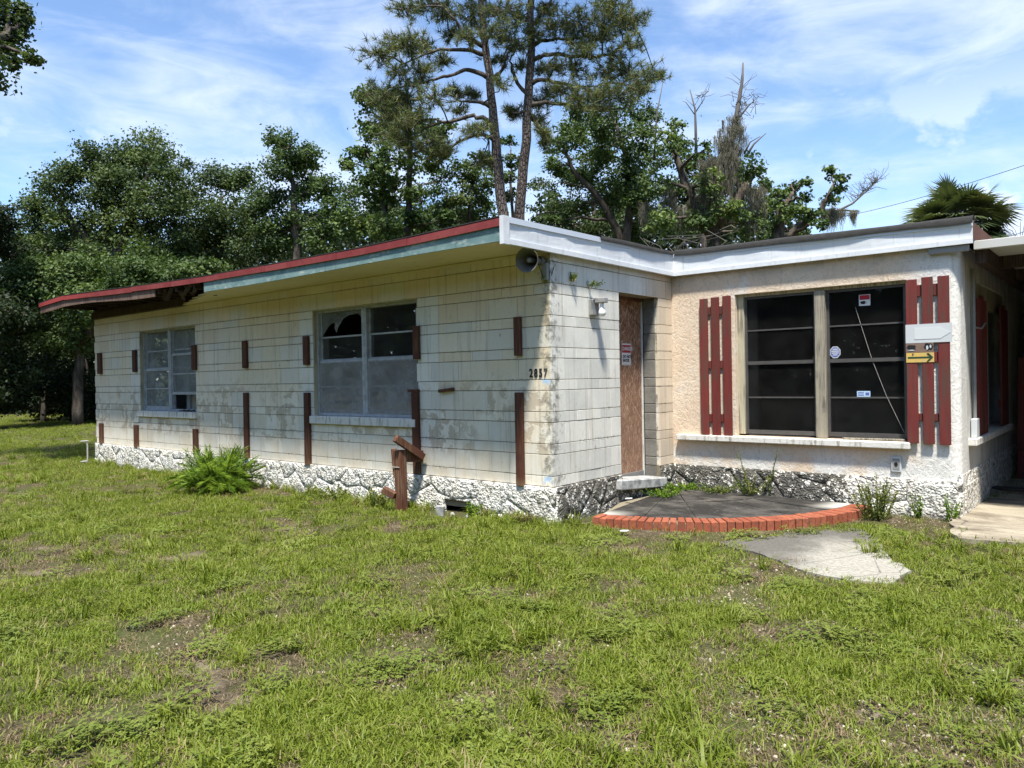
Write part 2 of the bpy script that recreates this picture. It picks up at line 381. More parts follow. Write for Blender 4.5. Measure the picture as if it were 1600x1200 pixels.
def f_osb(t, b):
    p = t.pos(); X, Y, Z = t.xyz(p); base = t.vec(Y, Z, 0)
    out = None; col = (.17, .085, .045)
    wob = t.noise(base, 9, 3, .5, 0, 1); base = t.mix(.045, base, wob, 'ADD')
    for k, (ang, sc) in enumerate(((.12, 40), (-.28, 46), (.55, 52), (-.75, 44), (.3, 60))):
        v = t.map(base, rot=(0, 0, ang), loc=(k*3.1, k*1.7, 0)); v = t.map(v, scale=(sc*1.7, sc*.30, 1))
        vo = t.new('ShaderNodeTexVoronoi', feature='F1'); t.put(vo.inputs['Vector'], v); vo.inputs['Scale'].default_value = 1
        rc = t.xyz(vo.outputs['Color'])[0]
        c = t.ramp(rc, [(0, (.10, .045, .024)), (.45, (.20, .098, .052)), (.75, (.30, .165, .095)), (1, (.50, .34, .235))])
        msk = t.ss(t.xyz(vo.outputs['Color'])[1], .40, .45) if k else None
        col = c if msk is None else t.mix(msk, col, c)
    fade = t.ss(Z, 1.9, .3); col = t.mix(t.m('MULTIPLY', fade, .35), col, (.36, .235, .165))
    return col, t.bump(t.xyz(col)[0], .5, .01)
M_OSB = mat('strand_board', f_osb, .85)
def f_step(t, b):
    p = t.pos(); n = t.noise(p, 9, 7, .7); return t.mix(t.ss(n, .35, .65), (.20, .205, .20), (.50, .50, .475)), t.bump(n, .5, .01)
M_STEP = mat('grey_stone_step', f_step, .9)
def f_brick(t, b):
    p = t.pos(); n = t.noise(p, 30, 6, .65); r = t.rand()
    c = t.mix(r, (.265, .070, .034), (.36, .110, .055)); c = t.mix(t.m('MULTIPLY', t.ss(n, .46, .66), .75), c, (.15, .055, .035))
    g = t.noise(p, 7, 6, .7); c = t.mix(t.m('MULTIPLY', t.ss(g, .55, .68), .55), c, (.10, .085, .055))
    return c, t.bump(n, .4, .006)
M_BRICK = mat('orange_red_brick', f_brick, .85)
def f_patio(t, b):
    p = t.pos(); X, Y, Z = t.xyz(p); n = t.noise(t.map(p, scale=(1, 1.6, 1), rot=(0, 0, .5)), 2.6, 7, .68, .4); f = t.noise(p, 22, 6, .7)
    c = t.mix(t.ss(n, .42, .70), (.024, .022, .019), (.105, .096, .082)); c = t.mix(t.m('MULTIPLY', t.ss(f, .60, .72), .5), c, (.33, .31, .27))
    rr = t.m('SQRT', t.m('ADD', t.m('MULTIPLY', X, X), t.m('POWER', t.m('SUBTRACT', Y, D_IN), 2.)))
    ed = t.m('MULTIPLY', t.ss(rr, 1.72, 2.0), t.m('MAXIMUM', t.ss(X, .62, .25), t.ss(Y, 1.75, 2.0))); c = t.mix(ed, c, (.43, .42, .37))
    return c, t.bump(t.m('ADD', n, f), .3, .01)
M_PATIO = mat('stained_patio_slab', f_patio, .9)
def f_conc(t, b):
    p = t.pos(); X, Y, Z = t.xyz(p); n = t.noise(p, 3.2, 6, .68, .6); f = t.noise(p, 40, 5, .7)
    c = t.mix(t.ss(f, .35, .65), (.25, .235, .19), (.37, .35, .295))
    dk = t.m('MAXIMUM', t.ss(t.m('ADD', X, t.m('MULTIPLY', n, .9)), 3.0, 2.45), t.ss(t.m('ADD', Y, t.m('MULTIPLY', n, .9)), 1.0, 1.5))
    c = t.mix(t.m('MULTIPLY', dk, .85), c, t.mix(f, (.05, .046, .04), (.12, .11, .095)))
    cr = t.voro(t.map(p, scale=(1, 1, 0), loc=(.3, .2, 0)), 1.5, 'DISTANCE_TO_EDGE'); wob = t.m('MULTIPLY', t.noise(p, 6, 4), .02)
    c = t.mix(t.m('MULTIPLY', t.ss(t.m('SUBTRACT', cr, wob), -.002, -.012), .8), c, (.06, .055, .045))
    return c, t.bump(f, .5, .008)
M_CONC = mat('old_concrete', f_conc, .95)
def f_drive(t, b):
    p = t.pos(); n = t.noise(t.map(p, rot=(0, 0, .3), scale=(1, 2, 1)), 1.6, 7, .65, .5); f = t.noise(p, 30, 5, .65)
    c = t.mix(t.ss(n, .32, .62), (.16, .130, .092), (.36, .315, .235)); c = t.mix(t.m('MULTIPLY', t.ss(f, .5, .7), .4), c, (.15, .125, .095))
    cr = t.voro(t.map(t.mix(.25, p, t.noise(p, 3, 4, .6, 0, 1), 'ADD'), scale=(1, 1, 0), loc=(.7, .1, 0)), .8, 'DISTANCE_TO_EDGE')
    return t.mix(t.m('MULTIPLY', t.ss(cr, .007, .0), .75), c, (.06, .05, .04)), t.bump(f, .5, .01)
M_DRIVE = mat('stained_drive_concrete', f_drive, .95)
def f_soil(t, b):
    p = t.pos(); X, Y, Z = t.xyz(p); n = t.noise(p, 2.2, 6, .65); f = t.noise(p, 38, 6, .7); g = t.noise(p, .28, 3)
    c = t.mix(t.ss(f, .35, .68), (.040, .030, .019), (.115, .088, .056)); c = t.mix(t.m('MULTIPLY', t.ss(n, .56, .70), .6), c, (.26, .22, .155))
    gr = t.mix(f, (.045, .062, .016), (.10, .125, .035)); d = t.new('ShaderNodeVectorMath', operation='DISTANCE'); t.put(d.inputs[0], p); d.inputs[1].default_value = CAM
    c = t.mix(t.m('MULTIPLY', t.ss(n, .62, .42), .6), c, gr); return c, t.bump(f, .8, .02)
M_SOIL = mat('lawn_soil', f_soil, 1., spec=.1)
def leafmat(name, a, b_, c_, trans=.28, rough=.55, spec=.25, inst=False, dead=None):
    m = bpy.data.materials.new(name); m.use_nodes = True; t = NT(m.node_tree); b = t.n['Principled BSDF']
    f = t.attr('tint')
    if inst:
        r = t.rand(); p = t.pos(); n = t.noise(p, .55, 4, .6)
        f = t.m('ADD', t.m('MULTIPLY', f, .45), t.m('ADD', t.m('MULTIPLY', r, .35), t.m('MULTIPLY', n, .45))); f = t.m('SUBTRACT', f, .12)
    c = t.ramp(f, [(0, a), (.5, b_), (1, c_)])
    if dead: c = t.mix(t.m('MULTIPLY', t.ss(t.m('ADD', t.rand(), t.m('MULTIPLY', t.attr('tint'), .25)), dead[0], dead[0]+.08), .85), c, dead[1])
    t.put(b.inputs['Base Color'], c); b.inputs['Roughness'].default_value = rough; b.inputs['Specular IOR Level'].default_value = spec
    tr = t.new('ShaderNodeBsdfTranslucent'); t.put(tr.inputs[0], t.mix(1., c, (1.25, 1.3, .6), 'MULTIPLY'))
    mx = t.new('ShaderNodeMixShader'); mx.inputs[0].default_value = trans; t.l.new(b.outputs[0], mx.inputs[1]); t.l.new(tr.outputs[0], mx.inputs[2])
    t.l.new(mx.outputs[0], t.n['Material Output'].inputs[0]); return m
L_OAK = leafmat('live_oak_leaf', (0.0343, 0.0561, 0.0206), (0.0685, 0.1047, 0.0337), (0.1257, 0.1646, 0.0486))
L_MID = leafmat('laurel_leaf', (0.0319, 0.0609, 0.0188), (0.0696, 0.1131, 0.0319), (0.1305, 0.1769, 0.0522))
L_LIGHT = leafmat('sweetgum_leaf', (0.039, 0.0728, 0.0208), (0.0858, 0.1365, 0.039), (0.1625, 0.2145, 0.0624))
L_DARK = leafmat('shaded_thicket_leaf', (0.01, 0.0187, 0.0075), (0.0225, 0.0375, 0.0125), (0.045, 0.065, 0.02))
L_PINE = leafmat('pine_needle', (0.0693, 0.0886, 0.0347), (0.1271, 0.1502, 0.0539), (0.2021, 0.2079, 0.077), .18)
L_MOSS = leafmat('spanish_moss', (0.1169, 0.11, 0.0853), (0.1788, 0.1678, 0.1348), (0.2612, 0.2475, 0.1993), .3, .9)
L_PALM = leafmat('palm_frond', (0.0363, 0.0556, 0.0234), (0.0786, 0.1061, 0.0439), (0.1511, 0.1658, 0.0731), .15, .45)
L_FERN = leafmat('bright_shrub_frond', (0.0698, 0.1307, 0.0108), (0.132, 0.2302, 0.0162), (0.2329, 0.3193, 0.0297), .3)
L_WEED = leafmat('weed_leaf', (0.0918, 0.1301, 0.03), (0.1584, 0.2001, 0.0467), (0.2835, 0.2751, 0.0751), .3)
L_GRASS = leafmat('lawn_blade', (0.097, 0.1361, 0.0139), (0.1676, 0.2158, 0.024), (0.2701, 0.2815, 0.0557), .3, .5, .25, True, (1.06, (.30, .23, .12)))
L_CLOVER = leafmat('clover_leaf', (0.11, 0.1512, 0.0248), (0.165, 0.209, 0.0358), (0.2338, 0.2612, 0.055), .3, .5, .25, True)
L_FALLEN = leafmat('fallen_leaf', (.10, .055, .028), (.19, .115, .055), (.32, .22, .11), .15, .8, .2, True)
L_DRY = leafmat('dry_thatch', (.13, .095, .055), (.22, .165, .095), (.32, .26, .16), .2, .9, .1, True)
def f_bark(t, b):
    p = t.pos(); n = t.noise(t.map(p, scale=(1, 1, .3)), 7, 7, .7); return t.mix(t.ss(n, .35, .65), (.035, .028, .022), (.13, .108, .085)), t.bump(n, 1, .04)
M_BARK = mat('grey_brown_bark', f_bark, .95)
def f_pbark(t, b):
    p = t.pos(); v = t.voro(t.map(t.mix(.06, p, t.noise(p, 6, 3, .5, 0, 1), 'ADD'), scale=(1, 1, .38)), 15, 'DISTANCE_TO_EDGE'); n = t.noise(p, 12, 6)
    c = t.mix(t.ss(v, .0, .22), (.060, .050, .043), (.150, .125, .108)); return t.mix(t.m('MULTIPLY', n, .5), c, (.13, .105, .09)), t.bump(t.ss(v, 0, .2), 1, .04)
M_PBARK = mat('pine_plate_bark', f_pbark, .95)
M_DEADWOOD = mat('pale_dead_wood', lambda t, b: t.mix(t.noise(t.pos(), 9, 5), (.085, .076, .066), (.17, .155, .135)), .95)
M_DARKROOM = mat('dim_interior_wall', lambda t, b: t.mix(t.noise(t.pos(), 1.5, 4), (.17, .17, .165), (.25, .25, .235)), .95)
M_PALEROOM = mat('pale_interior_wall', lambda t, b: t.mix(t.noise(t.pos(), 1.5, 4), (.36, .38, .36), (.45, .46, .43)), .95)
M_WHITE = mat('white_enamel', lambda t, b: t.mix(t.noise(t.pos(), 8, 5), (.62, .62, .60), (.74, .74, .72)), .5)
M_BLACK = mat('black_print', color=(.015, .015, .016), rough=.6)
M_SIGNRED = mat('sign_red', color=(.36, .018, .03), rough=.5)
M_SIGNYEL = mat('faded_yellow_sign', lambda t, b: t.mix(t.ss(t.noise(t.pos(), 22, 5), .4, .7), (.62, .42, .10), (.52, .38, .16)), .7)
M_SIGNGREEN = mat('dark_green_print', color=(.02, .055, .03), rough=.7)
M_SIGNPALE = mat('blank_pale_sign', lambda t, b: t.mix(t.noise(t.pos(), 6, 5), (.50, .535, .54), (.58, .60, .60)), .5)
M_SIGNPALE2 = mat('faint_arrow_print', color=(.60, .63, .63), rough=.5)
M_SIGNBROWN = mat('rusted_sign_plate', lambda t, b: t.mix(t.noise(t.pos(), 25, 6), (.13, .085, .062), (.25, .17, .13)), .8)
M_STICKBLUE = mat('sticker_blue', color=(.10, .13, .36), rough=.5)
M_STICKSKY = mat('sticker_pale_blue', color=(.42, .58, .74), rough=.5)
M_HORN = mat('grey_horn_metal', lambda t, b: t.mix(t.noise(t.pos(), 14, 6), (.10, .105, .105), (.20, .195, .18)), .55, spec=.5)
M_BULB = mat('frosted_bulb_glass', color=(.78, .78, .76), rough=.15, spec=.6)
M_GREYMETAL = mat('galvanised_metal', lambda t, b: t.mix(t.noise(t.pos(), 20, 5), (.20, .20, .195), (.34, .34, .33)), .6)
M_PVC = mat('white_pvc', color=(.42, .41, .38), rough=.6)
M_CARPORT = mat('carport_white_sheet', lambda t, b: t.mix(t.noise(t.pos(), 2, 5), (.46, .46, .44), (.58, .58, .55)), .7)
M_RUBBER = mat('black_rubber', color=(.018, .018, .018), rough=.6)
M_PEBBLE = mat('limestone_pebble', lambda t, b: t.mix(t.rand(), (.22, .18, .12), (.46, .41, .32)), .95)
M_CURTAIN = mat('cream_curtain', lambda t, b: t.mix(t.noise(t.map(t.pos(), scale=(1, 14, .5)), 2, 4), (.40, .36, .26), (.52, .48, .36)), .9)
M_TARP = mat('dark_blue_tarp', lambda t, b: t.mix(t.noise(t.pos(), 4, 5), (.02, .028, .07), (.04, .05, .12)), .6)

# ================================================================== ground
def hit(px, py, axis, val):
    d = CF + CR*(px-800)/FPX - CU*(py-600)/FPX
    t = (val-CAM[axis])/d[axis]; return np.array(CAM)+t*d
def gz(x, y):
    n = (fbm(np.asarray(x)*.35+31, np.asarray(y)*.35+7, 3, 3)-.5)*.05
    k = sstep(9, 60, np.hypot(x, y)); return G-.004+n*(1-k)
xs = np.concatenate([[-900, -500, -250, -120, -80], np.arange(-60, 24, .6), [30, 45, 70, 120, 250, 500, 900]])
ys = np.concatenate([[-900, -400, -150, -60, -30], np.arange(-16, 42, .6), [50, 70, 110, 200, 400, 900]])
GX, GY = np.meshgrid(xs, ys); V = np.stack([GX.ravel(), GY.ravel(), gz(GX.ravel(), GY.ravel())], 1)
nx = len(xs); ii = (np.arange(len(ys)-1)[:, None]*nx+np.arange(nx-1)).ravel()
F = np.stack([ii, ii+1, ii+nx+1, ii+nx], 1)
tag(link('ground', np_mesh('ground', V, F, M_SOIL, smooth=True)), kind='structure')

def slab(name, pts, z0, z1, m, parent=None, jag=0, seed=1):
    P = []
    for i, a in enumerate(pts):
        b = pts[(i+1) % len(pts)]; n = max(1, int(math.hypot(b[0]-a[0], b[1]-a[1])/.07)) if jag else 1
        for k in range(n):
            t = k/n; x = a[0]+(b[0]-a[0])*t; y = a[1]+(b[1]-a[1])*t
            if jag: x += (float(fbm(x*6, y*6, seed))-.5)*jag; y += (float(fbm(x*6+9, y*6, seed+5))-.5)*jag
            P.append((x, y))
    n = len(P); b = MB()
    b.add([(x, y, z0) for x, y in P]+[(x, y, z1) for x, y in P],
          [tuple(range(n, 2*n)), tuple(range(n))[::-1]]+[(i, (i+1) % n, n+(i+1) % n, n+i) for i in range(n)])
    return b.build(name, m, parent)
tag(slab('path', [(1.60, .20), (1.76, .64), (2.02, 1.10), (2.26, 1.46), (2.50, 1.25), (2.62, .95), (2.72, .62), (2.88, .34), (3.02, .08), (3.04, -.14), (2.95, -.36), (2.74, -.42), (2.46, -.34), (2.22, -.20), (2.02, -.04), (1.80, .04)], G-.1, G+.006, M_CONC, jag=.16), kind='structure')
tag(slab('driveway', [(3.0, 1.55), (3.1, 1.36), (3.6, 1.42), (4.6, 1.30), (9, 1.3), (9, 8), (2.9, 8), (2.9, 2.4)], G-.1, G+.03, M_DRIVE, jag=.14, seed=4), kind='structure')

# ================================================================== house
HOUSE = empty('house', 'abandoned single-storey pale block house with flat roof and boarded door', 'house', (0, 0, 0))
P3 = .3048; SH = P3/3; TA = 2*P3/3; U = .4064
def rect_sub(rects, hole):
    out = []; hx0, hx1, hz0, hz1 = hole
    for x0, x1, z0, z1 in rects:
        if hx1 <= x0 or hx0 >= x1 or hz1 <= z0 or hz0 >= z1: out.append((x0, x1, z0, z1)); continue
        if x0 < hx0: out.append((x0, hx0, z0, z1))
        if x1 > hx1: out.append((hx1, x1, z0, z1))
        a, b = max(x0, hx0), min(x1, hx1)
        if z0 < hz0: out.append((a, b, z0, hz0))
        if z1 > hz1: out.append((a, b, hz1, z1))
    return out
def wall_cells(x0, x1, z0, z1, holes):
    r = [(x0, x1, z0, z1)]
    for h in holes: r = rect_sub(r, h)
    return r
W1 = (-8.58, -6.71, .508, 1.93); W2 = (-3.746, -1.85, .508, 1.93); DOOR = (1.206, 2.056, -2, 1.93)
grow = lambda h, e=.003: (h[0]-e, h[1]+e, h[2]-e, h[3]+e)
# backing walls (mortar)
b = MB()
for x0, x1, z0, z1 in wall_cells(-L_A+.01, -.011, -.30, 2.30, [grow(W1), grow(W2)]): b.box(x0, x1, .010, .19, z0, z1)
WALL_A = b.build('front_wall', M_MORTAR, HOUSE)
b = MB()
for y0, y1, z0, z1 in wall_cells(.195, D_IN-.002, -.30, 2.30, [grow(DOOR)]): b.box(-.19, -.010, y0, y1, z0, z1)
WALL_B = b.build('entry_wall', M_MORTAR, HOUSE)
courses = []; z = 0; k = 0
while z < 2.24:
    h = SH if k % 2 == 0 else TA
    courses.append((z, min(z+h, 2.25), k % 2)); z += h; k += 1
blocks = []      # (wall, a0, a1, z0, z1, depth)
for z0, z1, tall in courses:
    x = 0.; first = True
    while x > -L_A+.02:
        w = U if (tall or not first) else U/2; x1 = x; x0 = max(x-w, -L_A); x = x0
        if first: blocks.append(('A', x0, x1, z0, z1, TA if tall else U, 0.)); first = False; continue
        for r in wall_cells(x0, x1, z0, z1, [W1, W2]):
            if r[1]-r[0] > .03 and r[3]-r[2] > .03: blocks.append(('A', *r, .05, 0.))
    y = TA if tall else U
    while y < D_IN-.02:
        y1 = min(y+U, D_IN-.001)
        for r in wall_cells(y, y1, z0, z1, [DOOR]):
            if r[1]-r[0] > .03 and r[3]-r[2] > .03: blocks.append(('B', *r, .05, 0.))
        y = y1
def block_mesh(w, h, dep, side):     # front chamfered block, side 'A' faces -Y, 'B' faces +X; origin at front centre
    gv, gh, c = .0012, .0032, .0018
    a, e = w/2-gv, h/2-gh
    if dep > .06:
        m = MB().cbox(-a, a+gv, 0, dep-gv, -e, e, c)
    else:
        m = MB(); o = [(-a, -e), (a, -e), (a, e), (-a, e)]; i_ = [(-a+c, -e+c), (a-c, -e+c), (a-c, e-c), (-a+c, e-c)]
        v = [(x, dep, q) for x, q in o]+[(x, c, q) for x, q in o]+[(x, 0, q) for x, q in i_]
        f = [(8, 9, 10, 11), (3, 2, 1, 0)]+[(j, (j+1) % 4, 4+(j+1) % 4, 4+j) for j in range(4)]+[(4+j, 4+(j+1) % 4, 8+(j+1) % 4, 8+j) for j in range(4)]
        m.add(v, f)
    if side == 'B': m.v = [(-y, x, q) for x, y, q in m.v]
    return m
def scr_area(bk):
    w, a0, a1, z0, z1 = bk[:5]; c = np.array([(a0+a1)/2, 0, (z0+z1)/2]) if w == 'A' else np.array([0, (a0+a1)/2, (z0+z1)/2])
    d = c-np.array(CAM); dist = d@CF; n = np.array([0, -1, 0]) if w == 'A' else np.array([1, 0, 0])
    return (a1-a0)*(z1-z0)*abs(d@n)/np.linalg.norm(d)/dist**2
blocks.sort(key=scr_area, reverse=True)
cache = {}; rest = MB(); rb = random.Random(3)
for i, (w, a0, a1, z0, z1, dep, _) in enumerate(blocks):
    key = (w, round(a1-a0, 3), round(z1-z0, 3), dep)
    if key not in cache:
        mb = block_mesh(a1-a0, z1-z0, dep, w); cache[key] = (mb, mb.mesh('block', M_BLOCK))
    jit = rb.uniform(-.0016, .0016) if dep < .06 else 0
    loc = ((a0+a1)/2, jit, (z0+z1)/2) if w == 'A' else (jit, (a0+a1)/2, (z0+z1)/2)
    if i < 300: link('block', cache[key][1], WALL_A if w == 'A' else WALL_B, loc)
    else: rest.add([(x+loc[0], y+loc[1], q+loc[2]) for x, y, q in cache[key][0].v], cache[key][0].f)
if rest.v: tag(rest.build('block_courses', M_BLOCK, WALL_A), kind='stuff')
# bare jamb blocks in the door reveal
for j, (z0, z1, tall) in enumerate(courses):
    if z1 > 1.95: continue
    MB().cbox(-.20, -.054, 2.052, 2.09, z0+.004, z1-.004, .004).build('jamb_block', M_JAMB, WALL_B)
MB().box(-.20, -.054, 2.053, 2.09, -.36, -.003).build('jamb_block', M_JAMB, WALL_B)
# stucco wall with a rounded outer corner
WC = (.78, 2.515, .352, 1.925)
b = MB()
for x0, x1, z0, z1 in wall_cells(-.05, W_C-.10, -.34, 2.25, [WC]): b.box(x0, x1, D_IN, D_IN+.20, z0, z1)
STUC = b.build('stucco_wall', M_STUCCO, HOUSE)
b = MB(); n = 8; arc = [(W_C-.10+.10*math.sin(i/n*math.pi/2), D_IN+.10-.10*math.cos(i/n*math.pi/2)) for i in range(n+1)]
prof = arc+[(W_C, D_IN+.32), (W_C-.2, D_IN+.32), (W_C-.2, D_IN+.1), (W_C-.1, D_IN+.1)]
nn = len(prof); b.add([(x, y, -.34) for x, y in prof]+[(x, y, 2.25) for x, y in prof], [(i, (i+1) % nn, nn+(i+1) % nn, nn+i) for i in range(nn)])
b.build('stucco_corner', M_STUCCO, HOUSE)
# side wall under the carport
WD = (3.10, 5.40, .36, 1.95)
b = MB()
for y0, y1, z0, z1 in wall_cells(D_IN+.322, 8.9, -.34, 2.25, [WD]): b.box(W_C-.2, W_C-.004, y0, y1, z0, z1)
SIDE = b.build('side_wall', M_SIDE, HOUSE)
# plain outer walls at the back and left end (left end has an unseen opening added to let light into the room)
b = MB()
for y0, y1, z0, z1 in wall_cells(.192, 8.9, -.34, 2.3, [(1.0, 3.6, .6, 1.93)]): b.box(-L_A+.01, -L_A+.2, y0, y1, z0, z1)
b.box(-L_A+.01, W_C-.004, 8.902, 9.1, -.34, 2.3)
b.build('rear_wall', M_SIDE, HOUSE)
# rooms
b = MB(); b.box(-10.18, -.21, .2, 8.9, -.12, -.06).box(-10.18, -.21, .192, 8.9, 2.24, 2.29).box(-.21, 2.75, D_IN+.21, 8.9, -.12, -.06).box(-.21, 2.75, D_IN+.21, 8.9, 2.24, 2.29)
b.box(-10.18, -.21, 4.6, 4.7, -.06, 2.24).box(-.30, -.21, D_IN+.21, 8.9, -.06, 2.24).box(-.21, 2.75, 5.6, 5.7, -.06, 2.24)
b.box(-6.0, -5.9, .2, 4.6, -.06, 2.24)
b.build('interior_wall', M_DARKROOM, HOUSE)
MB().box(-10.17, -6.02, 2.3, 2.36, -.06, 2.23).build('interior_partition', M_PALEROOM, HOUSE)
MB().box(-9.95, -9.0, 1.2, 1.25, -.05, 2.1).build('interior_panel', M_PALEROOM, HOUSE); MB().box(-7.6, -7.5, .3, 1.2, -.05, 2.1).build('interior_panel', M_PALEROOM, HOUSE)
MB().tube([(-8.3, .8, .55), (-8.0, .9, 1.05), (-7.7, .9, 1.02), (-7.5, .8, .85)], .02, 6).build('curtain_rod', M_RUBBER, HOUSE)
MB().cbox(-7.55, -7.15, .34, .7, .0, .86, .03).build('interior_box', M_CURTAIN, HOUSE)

# ------------------------------------------------------------------ plinth of rough stones
def clip(poly, nx_, ny_, c):      # keep nx*x+ny*y <= c
    out = []
    for i in range(len(poly)):
        p, q = poly[i], poly[(i+1) % len(poly)]; a = nx_*p[0]+ny_*p[1]-c; d = nx_*q[0]+ny_*q[1]-c
        if a <= 0: out.append(p)
        if (a < 0 < d) or (d < 0 < a): t = a/(a-d); out.append((p[0]+(q[0]-p[0])*t, p[1]+(q[1]-p[1])*t))
    return out
def inset(poly, e):
    cx = sum(p[0] for p in poly)/len(poly); cy = sum(p[1] for p in poly)/len(poly); P = poly[:]
    for i in range(len(poly)):
        p, q = poly[i], poly[(i+1) % len(poly)]; dx, dy = q[0]-p[0], q[1]-p[1]; l = math.hypot(dx, dy)
        if l < 1e-5: continue
        nx_, ny_ = dy/l, -dx/l; c = nx_*p[0]+ny_*p[1]
        if nx_*cx+ny_*cy > c: nx_, ny_, c = -nx_, -ny_, -c
        P = clip(P, nx_, ny_, c-e)
        if len(P) < 3: return []
    return P
def stones(u0, u1, v0, v1, to3, parent, seed, hole=None, su=.46, sv=.21, gap=.0026):
    r = random.Random(seed); S = []
    nu = max(1, round((u1-u0)/su)); nv = max(1, round((v1-v0)/sv))
    for i in range(-1, nu+1):
        for j in range(-1, nv+1):
            S.append((u0+(i+.5+(.25 if j % 2 else -.25)+r.uniform(-.42, .42))*(u1-u0)/nu, v0+(j+.5+r.uniform(-.42, .42))*(v1-v0)/nv))
    for s in S:
        P = [(u0, v0), (u1, v0), (u1, v1), (u0, v1)]
        for q in S:
            if q is s: continue
            dx, dy = q[0]-s[0], q[1]-s[1]
            if dx*dx+dy*dy > 1.2: continue
            P = clip(P, dx, dy, (q[0]**2+q[1]**2-s[0]**2-s[1]**2)/2)
            if len(P) < 3: break
        if len(P) < 3: continue
        parts = [P]
        if hole:
            a, c, t = hole; mid = clip(clip(P, -1, 0, -a), 1, 0, c)
            parts = [clip(P, 1, 0, a), clip(P, -1, 0, -c), clip(mid, 0, -1, -t) if len(mid) > 2 else []]
        for P in parts:
            if len(P) < 3: continue
            P = inset(P, gap)
            if len(P) < 3: continue
            E = []
            for i in range(len(P)):
                p, q = P[i], P[(i+1) % len(P)]; m = max(1, int(math.hypot(q[0]-p[0], q[1]-p[1])/.07))
                E += [(p[0]+(q[0]-p[0])*t/m, p[1]+(q[1]-p[1])*t/m) for t in range(m)]
            cx = sum(p[0] for p in E)/len(E); cy = sum(p[1] for p in E)/len(E)
            ar = abs(sum(P[i][0]*P[(i+1) % len(P)][1]-P[(i+1) % len(P)][0]*P[i][1] for i in range(len(P))))/2
            if ar < .0015: continue
            n = len(E); vs = []; base = .009
            nf = lambda uu, vv: base+(float(fbm(uu*13, vv*13, seed+3))-.5)*.026+.006
            for sc, hh in ((1, None), (1, -.0045), (.975, 0.), (.55, 0.)):
                for x, y in E:
                    uu, vv = cx+(x-cx)*sc, cy+(y-cy)*sc
                    vs.append((uu, vv, -.012 if hh is None else nf(uu, vv)+hh))
            vs.append((cx, cy, base+(float(fbm(cx*14, cy*14, seed+3))-.5)*.026+.006))
            f = []
            for k in range(3): f += [(k*n+i, k*n+(i+1) % n, (k+1)*n+(i+1) % n, (k+1)*n+i) for i in range(n)]
            f += [(3*n+i, 3*n+(i+1) % n, 4*n) for i in range(n)]
            MB().add([to3(*p) for p in vs], f).build('stone', M_PLINTH, parent, smooth=True)
VENT = (-1.43, -1.05, -.23)
b = MB()
for x0, x1, z0, z1 in wall_cells(-L_A-.01, .012, G-.25, -.004, [(VENT[0], VENT[1], -2, VENT[2])]): b.box(x0, x1, -.014, .008, z0, z1)
b.box(-.19, .012, .009, DOOR[0]-.005, G-.25, -.004).box(-.19, .012, DOOR[1]+.02, D_IN-.016, G-.25, -.004).box(-.2, .008, DOOR[0]-.004, DOOR[1]+.019, G-.25, -.19)
b.box(-.03, W_C-.03, D_IN-.014, D_IN+.15, G-.25, -.004).box(W_C-.18, W_C+.012, D_IN+.16, 8.9, G-.25, -.06)
PL = b.build('plinth', M_PLINTH, HOUSE)
MB().box(VENT[0]-.1, VENT[1]+.1, .4, .45, G-.3, -.12).build('vent_dark_sheet', M_BLACK, PL)  # black sheet standing in for the darkness of the crawl space
zb = G-.06
stones(-L_A-.01, .03, zb, -.001, lambda u, v, o: (u, -.014-o, v), PL, 5, VENT, .62, .24, .0010)
stones(-.012, DOOR[0]-.02, zb, -.001, lambda u, v, o: (.012+o, u, v), PL, 6)
stones(DOOR[1]+.02, D_IN-.03, zb, -.001, lambda u, v, o: (.012+o, u, v), PL, 8)
stones(.03, W_C-.02, zb, -.001, lambda u, v, o: (u, D_IN-.014-o, v), PL, 9)
stones(D_IN+.0, 6.5, zb, .06, lambda u, v, o: (W_C-.012+o, u, v), PL, 10)

# ------------------------------------------------------------------ roof
EX = .06; EO = .735
ctl = [(EX, 2.425), (-1.0, 2.405), (-1.9, 2.392), (-3.4, 2.402), (-5.04, 2.420), (-6.43, 2.455), (-8.2, 2.515), (-9.69, 2.565), (-10.25, 2.545), (-10.82, 2.520)]
def eave(x): return float(np.interp(-x, [-c[0] for c in ctl], [c[1] for c in ctl]))
ex = [EX]+[round(-.25*i, 3) for i in range(1, 43)]+[-10.82]
b = MB()
for i in range(len(ex)-1):
    x0, x1 = ex[i+1], ex[i]
    for y0, y1, r0, r1 in ((-EO, 1.5, 0, .03), (1.5, 9.3, .03, .22)):
        v = []
        for dz in (-.035, 0):
            v += [(x0, y0, eave(x0)+r0+dz), (x1, y0, eave(x1)+r0+dz), (x1, y1, (2.46+r1 if y1 > 5 else eave(x1)+r1)+dz), (x0, y1, (2.46+r1 if y1 > 5 else eave(x0)+r1)+dz)]
        b.add(v, [(3, 2, 1, 0), (4, 5, 6, 7), (0, 1, 5, 4), (2, 3, 7, 6), (1, 2, 6, 5), (3, 0, 4, 7)])
b.box(EX+.002, 3.06, D_IN-.05, 9.3, 2.36, 2.40)
ROOF = b.build('roof', M_FELT, HOUSE)
def strip(x0, x1, y0, y1, top, bot, n=24):
    m = MB()
    for i in range(n):
        a, c = x0+(x1-x0)*i/n, x0+(x1-x0)*(i+1)/n
        v = [(a, y0, bot(a)), (c, y0, bot(c)), (c, y1, bot(c)), (a, y1, bot(a)), (a, y0, top(a)), (c, y0, top(c)), (c, y1, top(c)), (a, y1, top(a))]
        f = [(0, 1, 5, 4), (2, 3, 7, 6), (0, 3, 2, 1), (4, 5, 6, 7)]
        if i == 0: f.append((0, 4, 7, 3))
        if i == n-1: f.append((1, 2, 6, 5))
        m.add(v, f)
    return m
rnd = random.Random(5)
